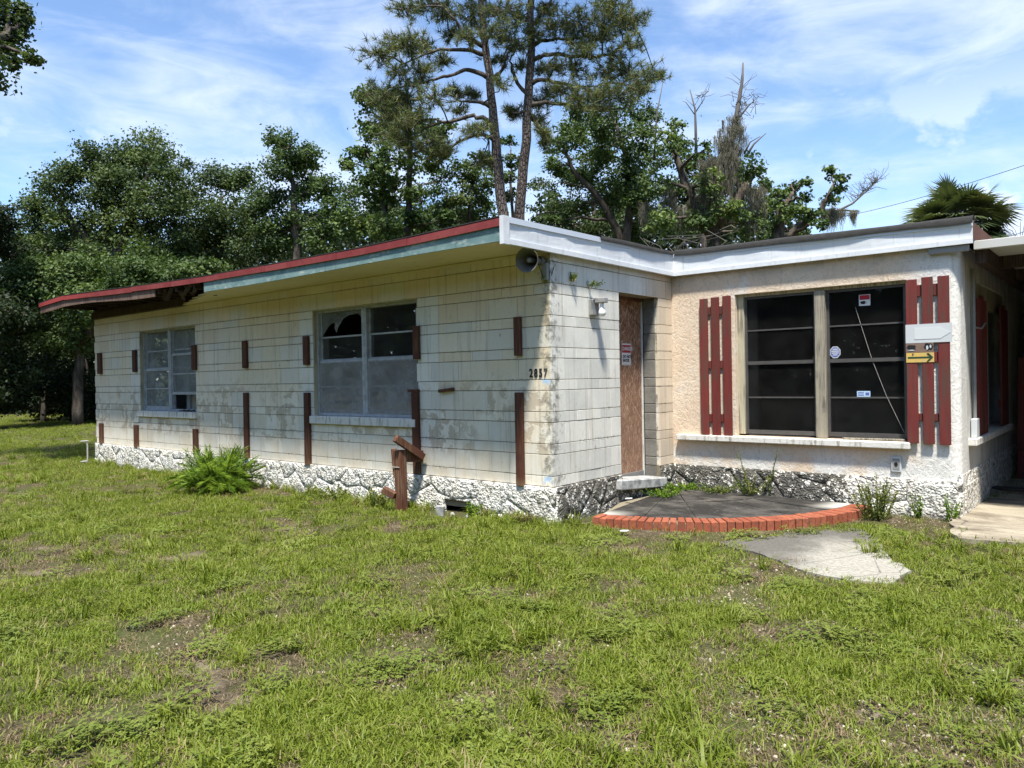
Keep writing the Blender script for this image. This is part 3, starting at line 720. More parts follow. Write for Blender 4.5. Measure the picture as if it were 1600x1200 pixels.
segs = [EX-.005, -1.15, -2.25, -3.6, -4.75, -5.9, -7.1, -8.4, -9.66, -10.82]
for i in range(len(segs)-1):
    dj = rnd.uniform(-.006, .006)
    strip(segs[i+1]+.006, segs[i], -EO-.016-abs(dj)*.5, -EO-.003, lambda x: eave(x)-.006+dj*.5, lambda x: eave(x)-.076+dj, 10).build('drip_edge', M_DRIP, ROOF)
strip(-10.82, EX, -EO-.02, -EO+.05, lambda x: eave(x)+.010, lambda x: eave(x)+.001, 40).build('felt_edge', M_FELT, ROOF)
strip(-5.04, EX-.004, -EO+.002, -EO+.022, lambda x: eave(x)-.036, lambda x: 2.222-.008*math.sin(x*1.3), 24).build('fascia_board', M_TEAL, ROOF)
strip(-10.80, -6.42, -EO+.004, -EO+.024, lambda x: eave(x)-.036, lambda x: eave(x)-.175+.012*math.sin(x*2), 20).build('bare_fascia_board', M_PALEWOOD, ROOF)
b = MB()
for k in range(7):
    x0 = -5.1-.18*k; b.bar((x0, -EO+.05, 2.37), (x0-.35+rnd.uniform(-.1, .1), -EO+.1+rnd.uniform(0, .3), 2.26+rnd.uniform(-.03, .06)), .05, .02)
b.build('splintered_board', M_DARKWOOD, ROOF)
# underside boards and rafters where the soffit has fallen
for k in range(11):
    x = -5.35-.5*k
    MB().box(x-.02, x+.02, -EO+.03, .01, eave(x)-.135, eave(x)-.036).build('rafter', M_DARKWOOD, ROOF)
for k in range(4):
    y0 = -EO+.03+k*.185
    strip(-10.8, -5.0, y0, y0+.178, lambda x: eave(x)-.0365, lambda x: eave(x)-.050, 16).build('deck_board', M_DARKWOOD, ROOF)
MB().box(-L_A+.02, -6.9, -.045, -.004, 2.245, 2.36).build('wall_plate', M_DARKWOOD, ROOF)
strip(-L_A+.01, 0, .02, .19, lambda x: eave(x)-.04, lambda x: 2.295, 30).build('wall_cap', M_DARKWOOD, ROOF)
# yellow soffit with a torn end
ed = [(-5.05, -EO+.024), (-5.25, -.62), (-5.18, -.57), (-5.6, -.52), (-5.45, -.47), (-6.0, -.40), (-5.85, -.34), (-6.35, -.27), (-6.2, -.22), (-6.75, -.15), (-6.62, -.10), (-6.95, -.06), (-6.95, -.004)]
y_mid = -.42
for nm, yy0, yy1 in (('outer', -EO+.024, y_mid-.003), ('inner', y_mid+.003, -.004)):
    q = [p for p in ed if yy0-.001 <= p[1] <= yy1+.001]
    xa = float(np.interp(yy0, [p[1] for p in ed], [p[0] for p in ed])); xb = float(np.interp(yy1, [p[1] for p in ed], [p[0] for p in ed]))
    slab('soffit', [(EX-.01, yy0)]+[(xa, yy0)]+[p for p in q if yy0+.01 < p[1] < yy1-.01]+[(xb, yy1), (EX-.01, yy1)], 2.236 if nm == 'outer' else 2.240, 2.25, M_SOFFIT, ROOF)
MB().cbox(-6.9, EX-.02, -.016, -.0035, 2.212, 2.236, .003).build('soffit_trim', M_SOFFIT, ROOF)
# white metal fascia round the recess
def fascia(to, a0, a1, top0, top1, cap):
    b = MB(); n = 14
    for i in range(n):
        p, q = a0+(a1-a0)*i/n, a0+(a1-a0)*(i+1)/n; tp, tq = [top0+(top1-top0)*t for t in (i/n, (i+1)/n)]
        wv = lambda s, z: .004*math.sin(s*5.3+z*9)+.003*math.sin(s*11.7)
        zs = (2.238, 2.29, 2.34); rows = []
        for s, tt in ((p, tp), (q, tq)): rows.append([(s, wv(s, z), z) for z in zs]+[(s, 0, tt-.045)])
        for k in range(3): b.add([to(*rows[0][k]), to(*rows[1][k]), to(*rows[1][k+1]), to(*rows[0][k+1])], [(0, 1, 2, 3)])
    b.build('fascia_panel', M_FASCIA, ROOF)
    def bx(s0, s1, o0, o1, z00, z01, z10, z11):
        v = [to(s, o, zz) for s, zl, zh in ((s0, z00, z01), (s1, z10, z11)) for o in (o0, o1) for zz in (zl, zh)]
        return MB().add(v, [(0, 1, 3, 2), (4, 6, 7, 5), (0, 4, 5, 1), (2, 3, 7, 6), (0, 2, 6, 4), (1, 5, 7, 3)])
    bx(a0, a1, -.02, .012, top0-.05, top0, top1-.05, top1).build('fascia_trim', M_FASCIATRIM, ROOF)
    bx(a0, a1, -.02, .016, 2.196, 2.240, 2.196, 2.240).build('fascia_lip', M_FASCIA, ROOF)
    if cap: bx(a0-.005, a0+.075, -.025, .020, 2.190, top0+.004, 2.190, top0+.004).build('fascia_cap', M_FASCIA, ROOF)
fascia(lambda s, o, z: (EX+o, s, z), -EO-.02, D_IN-.06, 2.43, 2.463, True)
fascia(lambda s, o, z: (s, D_IN-.06-o, z), EX, 3.085, 2.455, 2.405, False)
def felt(to, a0, a1, t0, t1, hgt):
    b = MB(); n = 40; r = random.Random(8); pv = None
    for i in range(n+1):
        s = a0+(a1-a0)*i/n; z = t0+(t1-t0)*i/n; w = hgt*(.8+.5*float(vnoise(s*2.1, 4.4, 6))); d = .012*float(vnoise(s*4, 1., 9))
        ring = [(s, .02+d, z-.022-.014*float(vnoise(s*3.1, 2.2, 3))), (s, .026+d, z+w*.5), (s, .0, z+w), (s, -.25, z+w*.8)]
        if pv: b.add([to(*p) for p in pv]+[to(*p) for p in ring], [(k, k+1, 5+k, 4+k) for k in range(3)])
        pv = ring
    b.build('felt_flap', M_FELT, ROOF, smooth=True)
felt(lambda s, o, z: (s, D_IN-.06-o, z), EX+.03, 3.09, 2.455, 2.405, .038)
felt(lambda s, o, z: (EX+o, s, z), .75, D_IN-.09, 2.446, 2.463, .022)
MB().cbox(2.72, 3.05, D_IN-.05, D_IN-.012, 2.135, 2.192, .004).build('gutter_scrap', M_GREYMETAL, ROOF)
MB().box(3.062, 3.082, D_IN-.03, 7.5, 2.24, 2.40).build('side_fascia', M_BROWN, ROOF)

# ------------------------------------------------------------------ windows of the front wall
def alu_window(x0, x1, raised, broken):
    w = empty('window', None, None); w.parent = HOUSE
    zl, zh, Y = .615, 1.928, .08; mx = (x0+x1)/2-.02; mw = .045
    fr = MB().box(x0, x0+.03, Y-.015, Y+.06, zl, zh).box(x1-.03, x1, Y-.015, Y+.06, zl, zh).box(x0+.03, x1-.03, Y-.013, Y+.058, zh-.03, zh).box(x0+.03, x1-.03, Y-.013, Y+.058, zl, zl+.03)
    fr.build('frame', M_ALU, w)
    MB().cbox(mx-mw, mx+mw, Y-.02, Y+.062, zl+.03, zh-.03, .006).box(mx-.012, mx+.012, Y-.024, Y-.019, zl+.03, zh-.03).build('mullion', M_ALU, w)
    MB().box(x0-.004, x0+.004, .012, Y-.016, zl-.05, zh).box(x0, x1, .012, Y-.016, zh-.006, zh+.004).build('reveal', M_CREAMWOOD, w)
    for hi, (a, c) in enumerate(((x0+.03, mx-mw), (mx+mw, x1-.03))):
        mid = 1.285; lo = zl+.03; up = .23 if (raised and hi == 1) else 0
        MB().box(a, c, Y+.030, Y+.048, mid-.01, mid+.03).box(a, a+.018, Y+.030, Y+.048, mid+.03, zh-.03).box(c-.018, c, Y+.030, Y+.048, mid+.03, zh-.03).box(a+.018, c-.018, Y+.032, Y+.046, 1.578, 1.598).build('upper_sash', M_ALU, w)
        l0 = lo+up; l1 = mid+.012+up
        MB().box(a, c, Y, Y+.024, l0, l0+.042).box(a, c, Y, Y+.024, l1-.036, l1).box(a, a+.022, Y, Y+.024, l0+.042, l1-.036).box(c-.022, c, Y, Y+.024, l0+.042, l1-.036).box(a+.022, c-.022, Y+.003, Y+.021, (l0+l1)/2-.01, (l0+l1)/2+.01).build('lower_sash', M_ALU, w)
        g = M_PALEGLASS if raised else M_GLASS
        def pane(xa, xb, za, zb_, y, m): MB().box(xa, xb, y, y+.004, za, zb_).build('pane', m, w)
        if broken and hi == 0:
            pts = [(a+.018, 1.90), (c-.018, 1.90), (c-.018, 1.74), (c-.05, 1.80), (c-.12, 1.85), (c-.30, 1.845), (c-.42, 1.80), (c-.52, 1.70), (c-.55, 1.64), (c-.585, 1.70), (c-.58, 1.77), (c-.66, 1.755), (c-.74, 1.70), (a+.018, 1.62)]
            n = len(pts); q = MB(); q.add([(x, Y+.036, z) for x, z in pts]+[(x, Y+.040, z) for x, z in pts], [tuple(range(n)), tuple(range(n, 2*n))[::-1]]+[(i, (i+1) % n, n+(i+1) % n, n+i) for i in range(n)])
            q.build('broken_pane', M_PALEGLASS, w)
        else: pane(a+.018, c-.018, 1.598, zh-.03, Y+.037, g)
        pane(a+.018, c-.018, mid+.03, 1.578, Y+.037, g)
        pane(a+.022, c-.022, l0+.042, (l0+l1)/2-.01, Y+.010, g); pane(a+.022, c-.022, (l0+l1)/2+.01, l1-.036, Y+.010, g)
        if not raised: MB().box(a+.004, c-.004, Y-.010, Y-.008, lo+.002, mid-.012).build('insect_screen', M_SCREEN, w)
    MB().cbox(x0-.045, x1+.012, -.045, .10, .512, .610, .008).build('sill', M_SILL, w)
    return w
alu_window(W1[0], W1[1], True, False); alu_window(W2[0], W2[1], False, True)
# ------------------------------------------------------------------ shop window of the stucco wall
SW = empty('window', None, None); SW.parent = HOUSE
yo = D_IN+.085
MB().box(WC[0], WC[0]+.075, D_IN+.06, D_IN+.16, WC[2]+.02, WC[3]).box(WC[0]+.075, WC[1], D_IN+.06, D_IN+.16, WC[3]-.03, WC[3]).box(WC[1]-.02, WC[1], D_IN+.06, D_IN+.16, WC[2]+.02, WC[3]-.03).build('wood_surround', M_CREAMWOOD, SW)
MB().cbox(1.632, 1.738, D_IN+.03, D_IN+.15, WC[2]+.004, WC[3]-.031, .006).build('mullion', M_GREYWOOD, SW)
for a, c in ((WC[0]+.077, 1.630), (1.740, WC[1]-.022)):
    z0, z1 = WC[2]+.022, WC[3]-.032
    MB().box(a, a+.025, yo, yo+.05, z0, z1).box(c-.025, c, yo, yo+.05, z0, z1).box(a+.025, c-.025, yo+.001, yo+.049, z1-.025, z1).box(a+.025, c-.025, yo+.001, yo+.049, z0, z0+.045).box(a+.025, c-.025, yo+.002, yo+.046, 1.140, 1.178).build('frame', M_BRONZE, SW)
    for zm in (1.518, .778): MB().box(a+.025, c-.025, yo+.012, yo+.034, zm-.008, zm+.008).build('muntin', M_BRONZE, SW)
    for za, zb_ in ((z0+.045, .770), (.786, 1.140), (1.178, 1.510), (1.526, z1-.025)): MB().box(a+.025, c-.025, yo+.020, yo+.025, za, zb_).build('pane', M_GLASSDARK, SW)
MB().cbox(.07, 2.54, D_IN-.075, D_IN+.14, .285, .351, .008).build('sill', M_SILL, SW)
MB().bar((1.9, D_IN+.03, .362), (2.48, D_IN+.04, .366), .05, .018).build('loose_strip', M_GREYWOOD, SW)
# crack wire seen across the right panes
MB().tube([(2.02, yo+.016, 1.70), (2.07, yo+.015, 1.52), (2.175, yo+.010, 1.154), (2.30, yo+.010, .80), (2.46, yo+.016, .43)], .0017, 5).build('hanging_wire', M_PVC, SW)
# ------------------------------------------------------------------ shutters
def shutter(x0, x1, z0, z1, rails, tops):
    s = empty('shutter', None, None); s.parent = HOUSE; w = .096; g = ((x1-x0)-3*w)/2; r = random.Random(int(x0*100))
    for k in range(3):
        a = x0+k*(w+g); MB().cbox(a, a+w, D_IN-.046, D_IN-.024, z0+r.uniform(-.006, .006)-.004*k, z1+tops[k], .003).build('slat', M_RED, s)
    for za, zb_ in rails: MB().cbox(x0+.01, x1-.01, D_IN-.0235, D_IN-.004, za, zb_, .002).build('rail', M_RED, s)
shutter(.375, .747, .356, 1.905, ((1.72, 1.807), (1.108, 1.195), (.503, .591)), (0, .006, .012))
shutter(2.518, 2.886, .346, 1.915, ((1.75, 1.86), (1.12, 1.215), (.56, .63)), (0, .012, .01))
# side window with shutters under the carport
s2 = empty('window', None, None); s2.parent = HOUSE
MB().cbox(W_C-.15, W_C+.07, 2.78, 5.45, .300, .372, .008).build('sill', M_SILL, s2)
MB().box(W_C-.14, W_C-.12, WD[0], WD[1], .36, 1.95).build('pane', M_GLASSDARK, s2)
MB().cbox(W_C-.11, W_C-.05, 3.86, 4.42, .375, 1.75, .01).build('curtain', M_CURTAIN, s2)
MB().box(W_C-.10, W_C-.03, WD[0], WD[1], 1.72, 1.945).build('header_board', M_CREAMWOOD, s2)
for y0 in (3.12, 4.72):
    s = empty('shutter', None, None); s.parent = HOUSE
    for k in range(3): MB().cbox(W_C+.022, W_C+.044, y0+k*.185, y0+k*.185+.165, .378, 1.72+.08*math.sin((k+.5)/3*math.pi), .003).build('slat', M_RED, s)
    for za in (.6, 1.5): MB().cbox(W_C+.001, W_C+.021, y0+.02, y0+.52, za, za+.09, .002).build('rail', M_RED, s)
# ------------------------------------------------------------------ boarded door and step
DR = empty('door', None, None); DR.parent = HOUSE
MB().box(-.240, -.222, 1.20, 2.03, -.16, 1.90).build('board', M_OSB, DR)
MB().box(-.245, -.20, 1.19, 2.052, 1.902, 1.935).build('header', M_POST, DR)
MB().box(-.235, -.205, 2.033, 2.048, -.16, 1.90).build('edge_strip', M_SILL, DR)
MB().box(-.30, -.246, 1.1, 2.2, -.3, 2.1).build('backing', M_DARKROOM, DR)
st = MB().cbox(-.20, .10, -.47, .47, -.055, .055, .012).build('doorstep', M_STEP, HOUSE)
st.location = (.0, 1.53, -.135); st.rotation_euler = (math.radians(-4.2), 0, math.radians(-2))
# ------------------------------------------------------------------ battens left on the front wall
r = random.Random(12)
for x0, x1, zb_, zt in [(-10.18, -10.03, 1.25, 1.623), (-8.765, -8.63, 1.257, 1.621), (-6.757, -6.632, 1.247, 1.622), (-5.338, -5.219, 1.244, 1.621), (-3.905, -3.786, 1.251, 1.616), (-1.865, -1.762, 1.263, 1.625), (-.427, -.331, 1.253, 1.629),
                         (-10.165, -10.03, .0, .363), (-8.765, -8.63, -.006, .365), (-6.765, -6.637, .005, .358), (-5.33, -5.22, -.011, .903), (-3.908, -3.788, -.012, .901), (-1.90, -1.785, .007, .90), (-.428, -.322, -.011, .897)]:
    t = r.uniform(-.012, .012); b = MB().cbox(x0, x1-.016, -.044, -.0035, zb_, zt, .004); cx, cz = (x0+x1)/2, (zb_+zt)/2
    b.v = [(x+(z-cz)*t, y, z) for x, y, z in b.v]; b.build('batten', M_BROWN, HOUSE)
MB().cbox(-1.95, -1.80, -.055, -.0035, .902, .935, .004).build('batten', M_BROWN, HOUSE)
b = MB().cbox(-.105, .105, -.045, -.0035, -.016, .016, .004); b.v = [(x-1.377, y, z+.923+x*.10) for x, y, z in b.v]; b.build('batten', M_BROWN, HOUSE)
# house number
def text_mesh(txt, size, mtl, depth=.004, bold=.012):
    cu = bpy.data.curves.new('txt', 'FONT'); cu.body = txt; cu.size = size; cu.extrude = depth/2; cu.offset = bold*size; cu.resolution_u = 2
    o = bpy.data.objects.new('txt', cu); COL.objects.link(o); bpy.context.view_layer.update()
    me = bpy.data.meshes.new_from_object(o.evaluated_get(bpy.context.evaluated_depsgraph_get())); bpy.data.objects.remove(o); bpy.data.curves.remove(cu)
    me.materials.clear(); me.materials.append(mtl); return me
def text(name, txt, parent, x, z, h, mtl, rot, loc, sx=1., bold=.012):
    me = text_mesh(txt, 1, mtl, .003/h*.7, bold)          # cap height of the built-in face is about .69
    k = h/.69; me.transform(Matrix.Diagonal((k*sx, k, k, 1))); o = link(name, me, parent); o.rotation_euler = rot; o.location = loc; return o
M_GREYPRINT = mat('faded_digit', color=(.06, .06, .058), rough=.7)
for i, ch in enumerate('2857'):
    text('house_number', ch, HOUSE, 0, 0, .078, M_BLACK if i < 3 else M_GREYPRINT, (math.pi/2, 0, 0), (-.268+i*.058, -.006, 1.044), .82, .02)

# ================================================================== things on and around the house
# danger sign on the boarded door (faces +X)
def facesX(y, z, x): return (lambda a, q, o: (x+o, y+a, z+q))
t = empty('danger_sign', 'small red and white danger do not enter sign on the boarded door', 'sign', (-.2215, 1.70, 1.285))
def plate(name, w, h, o0, o1, m, par, cx=0, cz=0, face='X'):
    b = MB()
    if face == 'X': b.box(o0, o1, cx-w/2, cx+w/2, cz-h/2, cz+h/2)
    else: b.box(cx-w/2, cx+w/2, -o1, -o0, cz-h/2, cz+h/2)
    return b.build(name, m, par)
plate('plate', .19, .245, .0005, .003, M_WHITE, t)
plate('red_band', .178, .088, .0034, .0042, M_SIGNRED, t, 0, .062)
RX = (math.pi/2, 0, math.pi/2)
text('lettering', 'DANGER', t, 0, 0, .040, M_WHITE, RX, (.005, -.083, .044), .92, .015)
text('lettering', 'DO NOT', t, 0, 0, .034, M_BLACK, RX, (.004, -.077, -.042), .95, .015)
text('lettering', 'ENTER', t, 0, 0, .034, M_BLACK, RX, (.004, -.077, -.087), .95, .015)
plate('lower_rule', .17, .004, .0034, .0042, M_BLACK, t, 0, -.110)
# signs on the right shutter (face -Y)
ys = D_IN-.0465
t = empty('arrow_sign', 'blank pale grey sign with faint arrow across the right red shutter', 'sign', (2.711, ys, 1.394))
plate('plate', .392, .178, .0005, .005, M_SIGNPALE, t, face='Y')
b = MB(); pts = [(-.12, .055), (.10, .055), (.185, .0), (.10, -.055), (-.12, -.055)]
b.add([(x, -.0055, z) for x, z in pts]+[(x, -.0075, z) for x, z in pts], [(0, 1, 2, 3, 4), (9, 8, 7, 6, 5)]+[(i, (i+1) % 5, 5+(i+1) % 5, 5+i) for i in range(5)]); b.build('faint_arrow', M_SIGNPALE2, t)
t = empty('rusted_sign', 'rusty brown plate with two worn black emblems above the yellow arrow', 'sign', (2.634, ys, 1.263))
plate('plate', .238, .096, .0005, .004, M_SIGNBROWN, t, face='Y')
def blob(name, par, cx, cz, rx, rz, m, seed, o=.0046, n=22):
    r = random.Random(seed); p = [(cx+rx*math.cos(2*math.pi*i/n)*r.uniform(.75, 1.1), -o, cz+rz*math.sin(2*math.pi*i/n)*r.uniform(.7, 1.1)) for i in range(n)]
    MB().add(p+[(x, y-.001, z) for x, y, z in p], [tuple(range(n)), tuple(range(n, 2*n))[::-1]]+[(i, (i+1) % n, n+(i+1) % n, n+i) for i in range(n)]).build(name, m, par)
blob('emblem', t, -.07, .0, .042, .03, M_BLACK, 1); blob('emblem', t, .075, .004, .042, .036, M_BLACK, 2)
blob('emblem_mark', t, .066, -.004, .010, .022, M_SIGNPALE, 3, .0062); blob('emblem_mark', t, .094, .006, .008, .018, M_SIGNPALE, 4, .0062); blob('emblem_mark', t, -.07, -.026, .03, .005, M_SIGNPALE, 6, .0062)
t = empty('yellow_arrow_sign', 'small faded yellow sign with a green arrow pointing right', 'sign', (2.637, ys, 1.166))
plate('plate', .238, .092, .0005, .004, M_SIGNYEL, t, face='Y')
b = MB().box(-.105, .095, -.0056, -.0046, -.008, .008); s = b.build('arrow_shaft', M_SIGNGREEN, t)
b = MB(); pts = [(.055, .038), (.075, .038), (.112, 0), (.075, -.038), (.055, -.038), (.09, 0)]
b.add([(x, -.0060, z) for x, z in pts]+[(x, -.0068, z) for x, z in pts], [(0, 1, 2, 5), (5, 2, 3, 4), (6, 11, 8, 7), (11, 10, 9, 8)]); b.build('arrow_head', M_SIGNGREEN, t)
for k, x in enumerate((-.06, .07)): MB().tube([(x, -.004, .035), (x, -.010, .035)], .006, 8).build('nail', M_RUBBER, t)
# stickers on the shop window
def sticker(label, pa, pb, parts, name='window_sticker'):
    y = D_IN+.1045; a = hit(*pa, 1, y); c = hit(*pb, 1, y); w = c[0]-a[0]; h = a[2]-c[2]
    t = empty(name, label, 'sticker', ((a[0]+c[0])/2, y, (a[2]+c[2])/2)); parts(t, w, h); return t
def st1(t, w, h):
    plate('backing', w, h, .0003, .0009, M_WHITE, t, face='Y'); plate('red_band', w*.9, h*.42, .0012, .0016, M_SIGNRED, t, 0, h*.25, 'Y')
    blob('camera_print', t, -w*.08, -h*.2, w*.32, h*.15, M_BLACK, 3, .0013); blob('lens_print', t, w*.13, -h*.2, w*.07, h*.08, M_WHITE, 4, .0026)
def st2(t, w, h):
    n = 8; p = [(w/2*math.cos(2*math.pi*(i+.5)/n), -.0004, h/2*math.sin(2*math.pi*(i+.5)/n)) for i in range(n)]
    MB().add(p+[(x, -.0010, z) for x, _, z in p], [tuple(range(n)), tuple(range(n, 2*n))[::-1]]).build('backing', M_SIGNPALE, t)
    MB().add([(x*.86, -.0014, z*.86) for x, _, z in p], [tuple(range(n))]).build('blue_field', M_STICKBLUE, t)
    for k in range(4): plate('print_line', w*(.45, .68, .62, .4)[k], h*.08, .0017, .0020, M_SIGNPALE, t, 0, h*(.24-.15*k), 'Y')
def st3(t, w, h):
    plate('backing', w, h, .0003, .0009, M_STICKSKY, t, face='Y')
    for k in range(3): plate('print_line', w*.45, h*.12, .0012, .0015, M_STICKBLUE, t, -w*.2, h*(.25-.25*k), 'Y')
    plate('logo_print', w*.28, h*.5, .0012, .0015, M_STICKBLUE, t, w*.28, 0, 'Y')
sticker('red and white camera warning sticker high on the shop window', (1342, 461), (1360, 477), st1)
sticker('small octagonal blue security sticker beside the wooden mullion', (1296, 541), (1314, 560), st2)
sticker('small pale blue rectangular sticker low on the right shop pane', (1339, 611), (1360, 620), st3)
# wall lamp on the entry wall
t = empty('wall_lamp', 'bare bulb wall lamp on grey metal box beside the door', 'lamp', (0, .70, 1.74))
MB().cbox(.0015, .045, -.065, .06, -.085, .075, .006).build('mounting_box', M_GREYMETAL, t)
MB().cbox(.046, .165, -.035, .04, .035, .085, .006).build('arm', M_GREYMETAL, t)
def lathe(prof, n=14):
    b = MB(); m = len(prof)
    for rr, z in prof: b.v += [(rr*math.cos(2*math.pi*j/n), rr*math.sin(2*math.pi*j/n), z) for j in range(n)]
    b.f = [(i*n+j, i*n+(j+1) % n, (i+1)*n+(j+1) % n, (i+1)*n+j) for i in range(m-1) for j in range(n)]; return b
o = lathe([(.018, .034), (.019, .0), (.020, -.015), (.030, -.035), (.038, -.058), (.037, -.078), (.026, -.095), (.001, -.102)]).build('bulb', M_BULB, t, smooth=True); o.location = (.115, .003, 0)
# horn loudspeaker under the eave
ax = Vector((.22, -.95, -.10)).normalized(); mouth = Vector((-.012, -.33, 2.105))
t = empty('loudspeaker', 'grey horn loudspeaker under the eave at the house corner', 'loudspeaker', mouth-ax*.26)
q = Vector((0, 0, 1)).rotation_difference(ax); rot = q.to_euler()
o = lathe([(.030, 0), (.034, .06), (.045, .12), (.068, .18), (.098, .235), (.112, .26), (.114, .266), (.107, .262), (.090, .232), (.060, .175), (.038, .11), (.030, .08), (.028, .078)], 24).build('bell', M_HORN, t, smooth=True); o.rotation_euler = rot
o = lathe([(.001, .235), (.020, .232), (.026, .21), (.026, .12)], 14).build('cone_plug', M_GREYMETAL, t, smooth=True); o.rotation_euler = rot
o = lathe([(.001, -.10), (.040, -.098), (.046, -.08), (.046, -.01), (.036, .005)], 16).build('driver', M_HORN, t, smooth=True); o.rotation_euler = rot
b = MB().cbox(-.02, .05, .16, .195, -.14, .02, .006); o = b.build('wall_bracket', M_GREYMETAL, t); bl = mouth-ax*.26
o.location = (-.055-bl.x, -.205-bl.y, 2.09-bl.z)
MB().tube([(0, 0, -.05), (.02, .04, -.16), (.06, .09, -.18), (.09, .115-.0, -.05)], .004, 5).build('wire', M_RUBBER, t)
# junction box on the stucco front
t = empty('outlet_box', 'small rusted outlet box low on the stucco wall', 'outlet box', (2.408, D_IN, .132))
MB().cbox(-.045, .045, -.022, -.002, -.075, .075, .004).build('cover', M_SIGNPALE, t); MB().box(-.032, .032, -.0245, -.0225, -.055, .055).build('socket', M_GREYMETAL, t)
blob('rust_hole', t, 0, .0, .018, .025, M_BLACK, 9, .026)
# leaning timber post with braces
t = empty('timber_post', 'reddish brown timber post with braces standing before the large window', 'post', (-1.80, -.31, G))
b = MB().cbox(-.05, .05, -.05, .05, -.2, .655, .006); b.v = [(x+.012-z*.03*.5, y, z) for x, y, z in b.v]; b.build('post', M_POST, t)
b = MB().cbox(-.078, -.05, -.045, .02, .36, .665, .005); b.v = [(x-(z-.36)*.10+.012, y, z) for x, y, z in b.v]; b.build('split_side', M_POST, t)
MB().bar((.0, .03, .585), (.02, .300, .565), .045, .125).build('crosspiece', M_POST, t)
MB().bar((.045, -.10, .79), (.085, .255, .56), .055, .075).build('brace', M_POST, t)
MB().bar((-.02, -.06, .17), (-.16, -.10, .235), .06, .07).build('stub', M_POST, t)
MB().tube([(-.07, -.057, .475), (.05, -.057, .478)], .004, 5).build('tie_wire', M_PVC, t)
# concrete brick and rubble by the vent
t = empty('concrete_brick', 'pale concrete brick standing upright before the crawl space vent', 'brick', (-1.27, -.25, G))
b = MB().cbox(-.042, .042, -.028, .028, -.03, .105, .006); b.build('brick_body', M_STEP, t); t.rotation_euler = (0.06, .04, .5)
for k, (x, y, s) in enumerate(((-1.36, -.18, .032), (-1.20, -.14, .026), (-.95, -.17, .03))):
    bm = bmesh.new(); bmesh.ops.create_icosphere(bm, subdivisions=2, radius=s)
    for v in bm.verts: v.co *= .8+.4*float(vnoise(v.co.x*40+k*9, v.co.y*40+v.co.z*31, 4))
    me = bpy.data.meshes.new('rubble'); bm.to_mesh(me); bm.free(); me.materials.append(M_STEP)
    tag(link('rubble', me, None, (x, y, G+s*.2)), 'small pale lump of rubble lying below the crawl space vent', 'rubble', 'rubble below the vent')
# pipe at the far left corner
t = empty('standpipe', 'thin white pipe with elbow at the far left house corner', 'pipe', (-L_A-.09, -.12, G))
MB().tube([(0, 0, -.1), (.01, 0, .40)], .014, 8).build('riser', M_PVC, t); MB().tube([(.05, 0, .40), (-.16, -.05, .385)], .013, 8).build('elbow', M_PVC, t); MB().tube([(0, .0, .03), (-.10, -.08, .02)], .013, 8).build('foot', M_PVC, t)
# conduit on the side wall
t = empty('conduit', 'grey electrical conduit with box at the stucco corner under the carport', 'conduit', (W_C, 2.98, 0))
MB().tube([(.025, 0, .40), (.025, 0, 1.98), (.02, .02, 2.04)], .017, 8).build('pipe', M_GREYMETAL, t)
MB().cbox(.002, .055, -.10, .06, .373, .56, .006).build('box', M_SIGNPALE, t); MB().tube([(.03, -.02, 1.46), (.05, .3, 1.46), (.06, .45, 1.52)], .010, 6).build('bracket', M_GREYMETAL, t)
# debris
t = empty('fallen_branch', 'dead branch lying on the roof edge above the inner corner', 'branch', (.3, 2.8, 2.47))
MB().tube([(-1.0, .35, .0), (-.5, .2, .03), (-.1, .05, .07), (.12, -.02, .03)], [.012, .02, .03, .04], 6).build('limb', M_DEADWOOD, t)
r = random.Random(4)
for k in range(16):
    x = r.uniform(-.9, .1); y = .3-.3*(x+1); MB().tube([(x, y, .04), (x+r.uniform(-.25, .25), y+r.uniform(-.1, .1), .10+r.uniform(.05, .2)), (x+r.uniform(-.45, .45), y+r.uniform(-.2, .2), .14+r.uniform(.05, .26))], [.007, .005, .003], 4).build('twig', M_DEADWOOD, t)
t = empty('sill_debris', 'dark scraps of debris on the sill of the far window', 'debris', (-7.05, .0, .61))
for k in range(6): MB().bar((k*.07-.2, .0+.01*k, .012), (k*.07-.13, .02, .018+.01*(k % 2)), .03, .018).build('scrap', M_DARKWOOD, t)
for k, (px, py) in enumerate(((982, 781), (975, 832))):
    p = hit(px, py, 2, -.25 if k == 0 else G+.03); me = MB().bar((-.035, 0, 0), (.035, .01, .006), .04, .012).mesh('litter', M_WHITE)
    tag(link('litter', me, None, (p[0], p[1], p[2]+.01)), ('scrap of white litter on the dark patio slab', 'scrap of white litter in the grass before the patio bricks')[k], 'litter', None)

# ------------------------------------------------------------------ patio
PR = 2.23
PAT = empty('patio', 'quarter-round stained patio slab edged with orange bricks', 'patio', (0, D_IN, G))
a0, a1 = math.radians(-82), math.radians(-4); n = 40; rin = PR-.20
pts = [(.06, -.06), (.05, -1.3)]+[(rin*math.cos(a0+(a1-a0)*i/n), rin*math.sin(a0+(a1-a0)*i/n)) for i in range(n+1)]
def pslab(name, pts, z0, z1, m):
    k = len(pts); MB().add([(x, y, z0) for x, y in pts]+[(x, y, z1) for x, y in pts], [tuple(range(k, 2*k)), tuple(range(k))[::-1]]+[(i, (i+1) % k, k+(i+1) % k, k+i) for i in range(k)]).build(name, m, PAT)
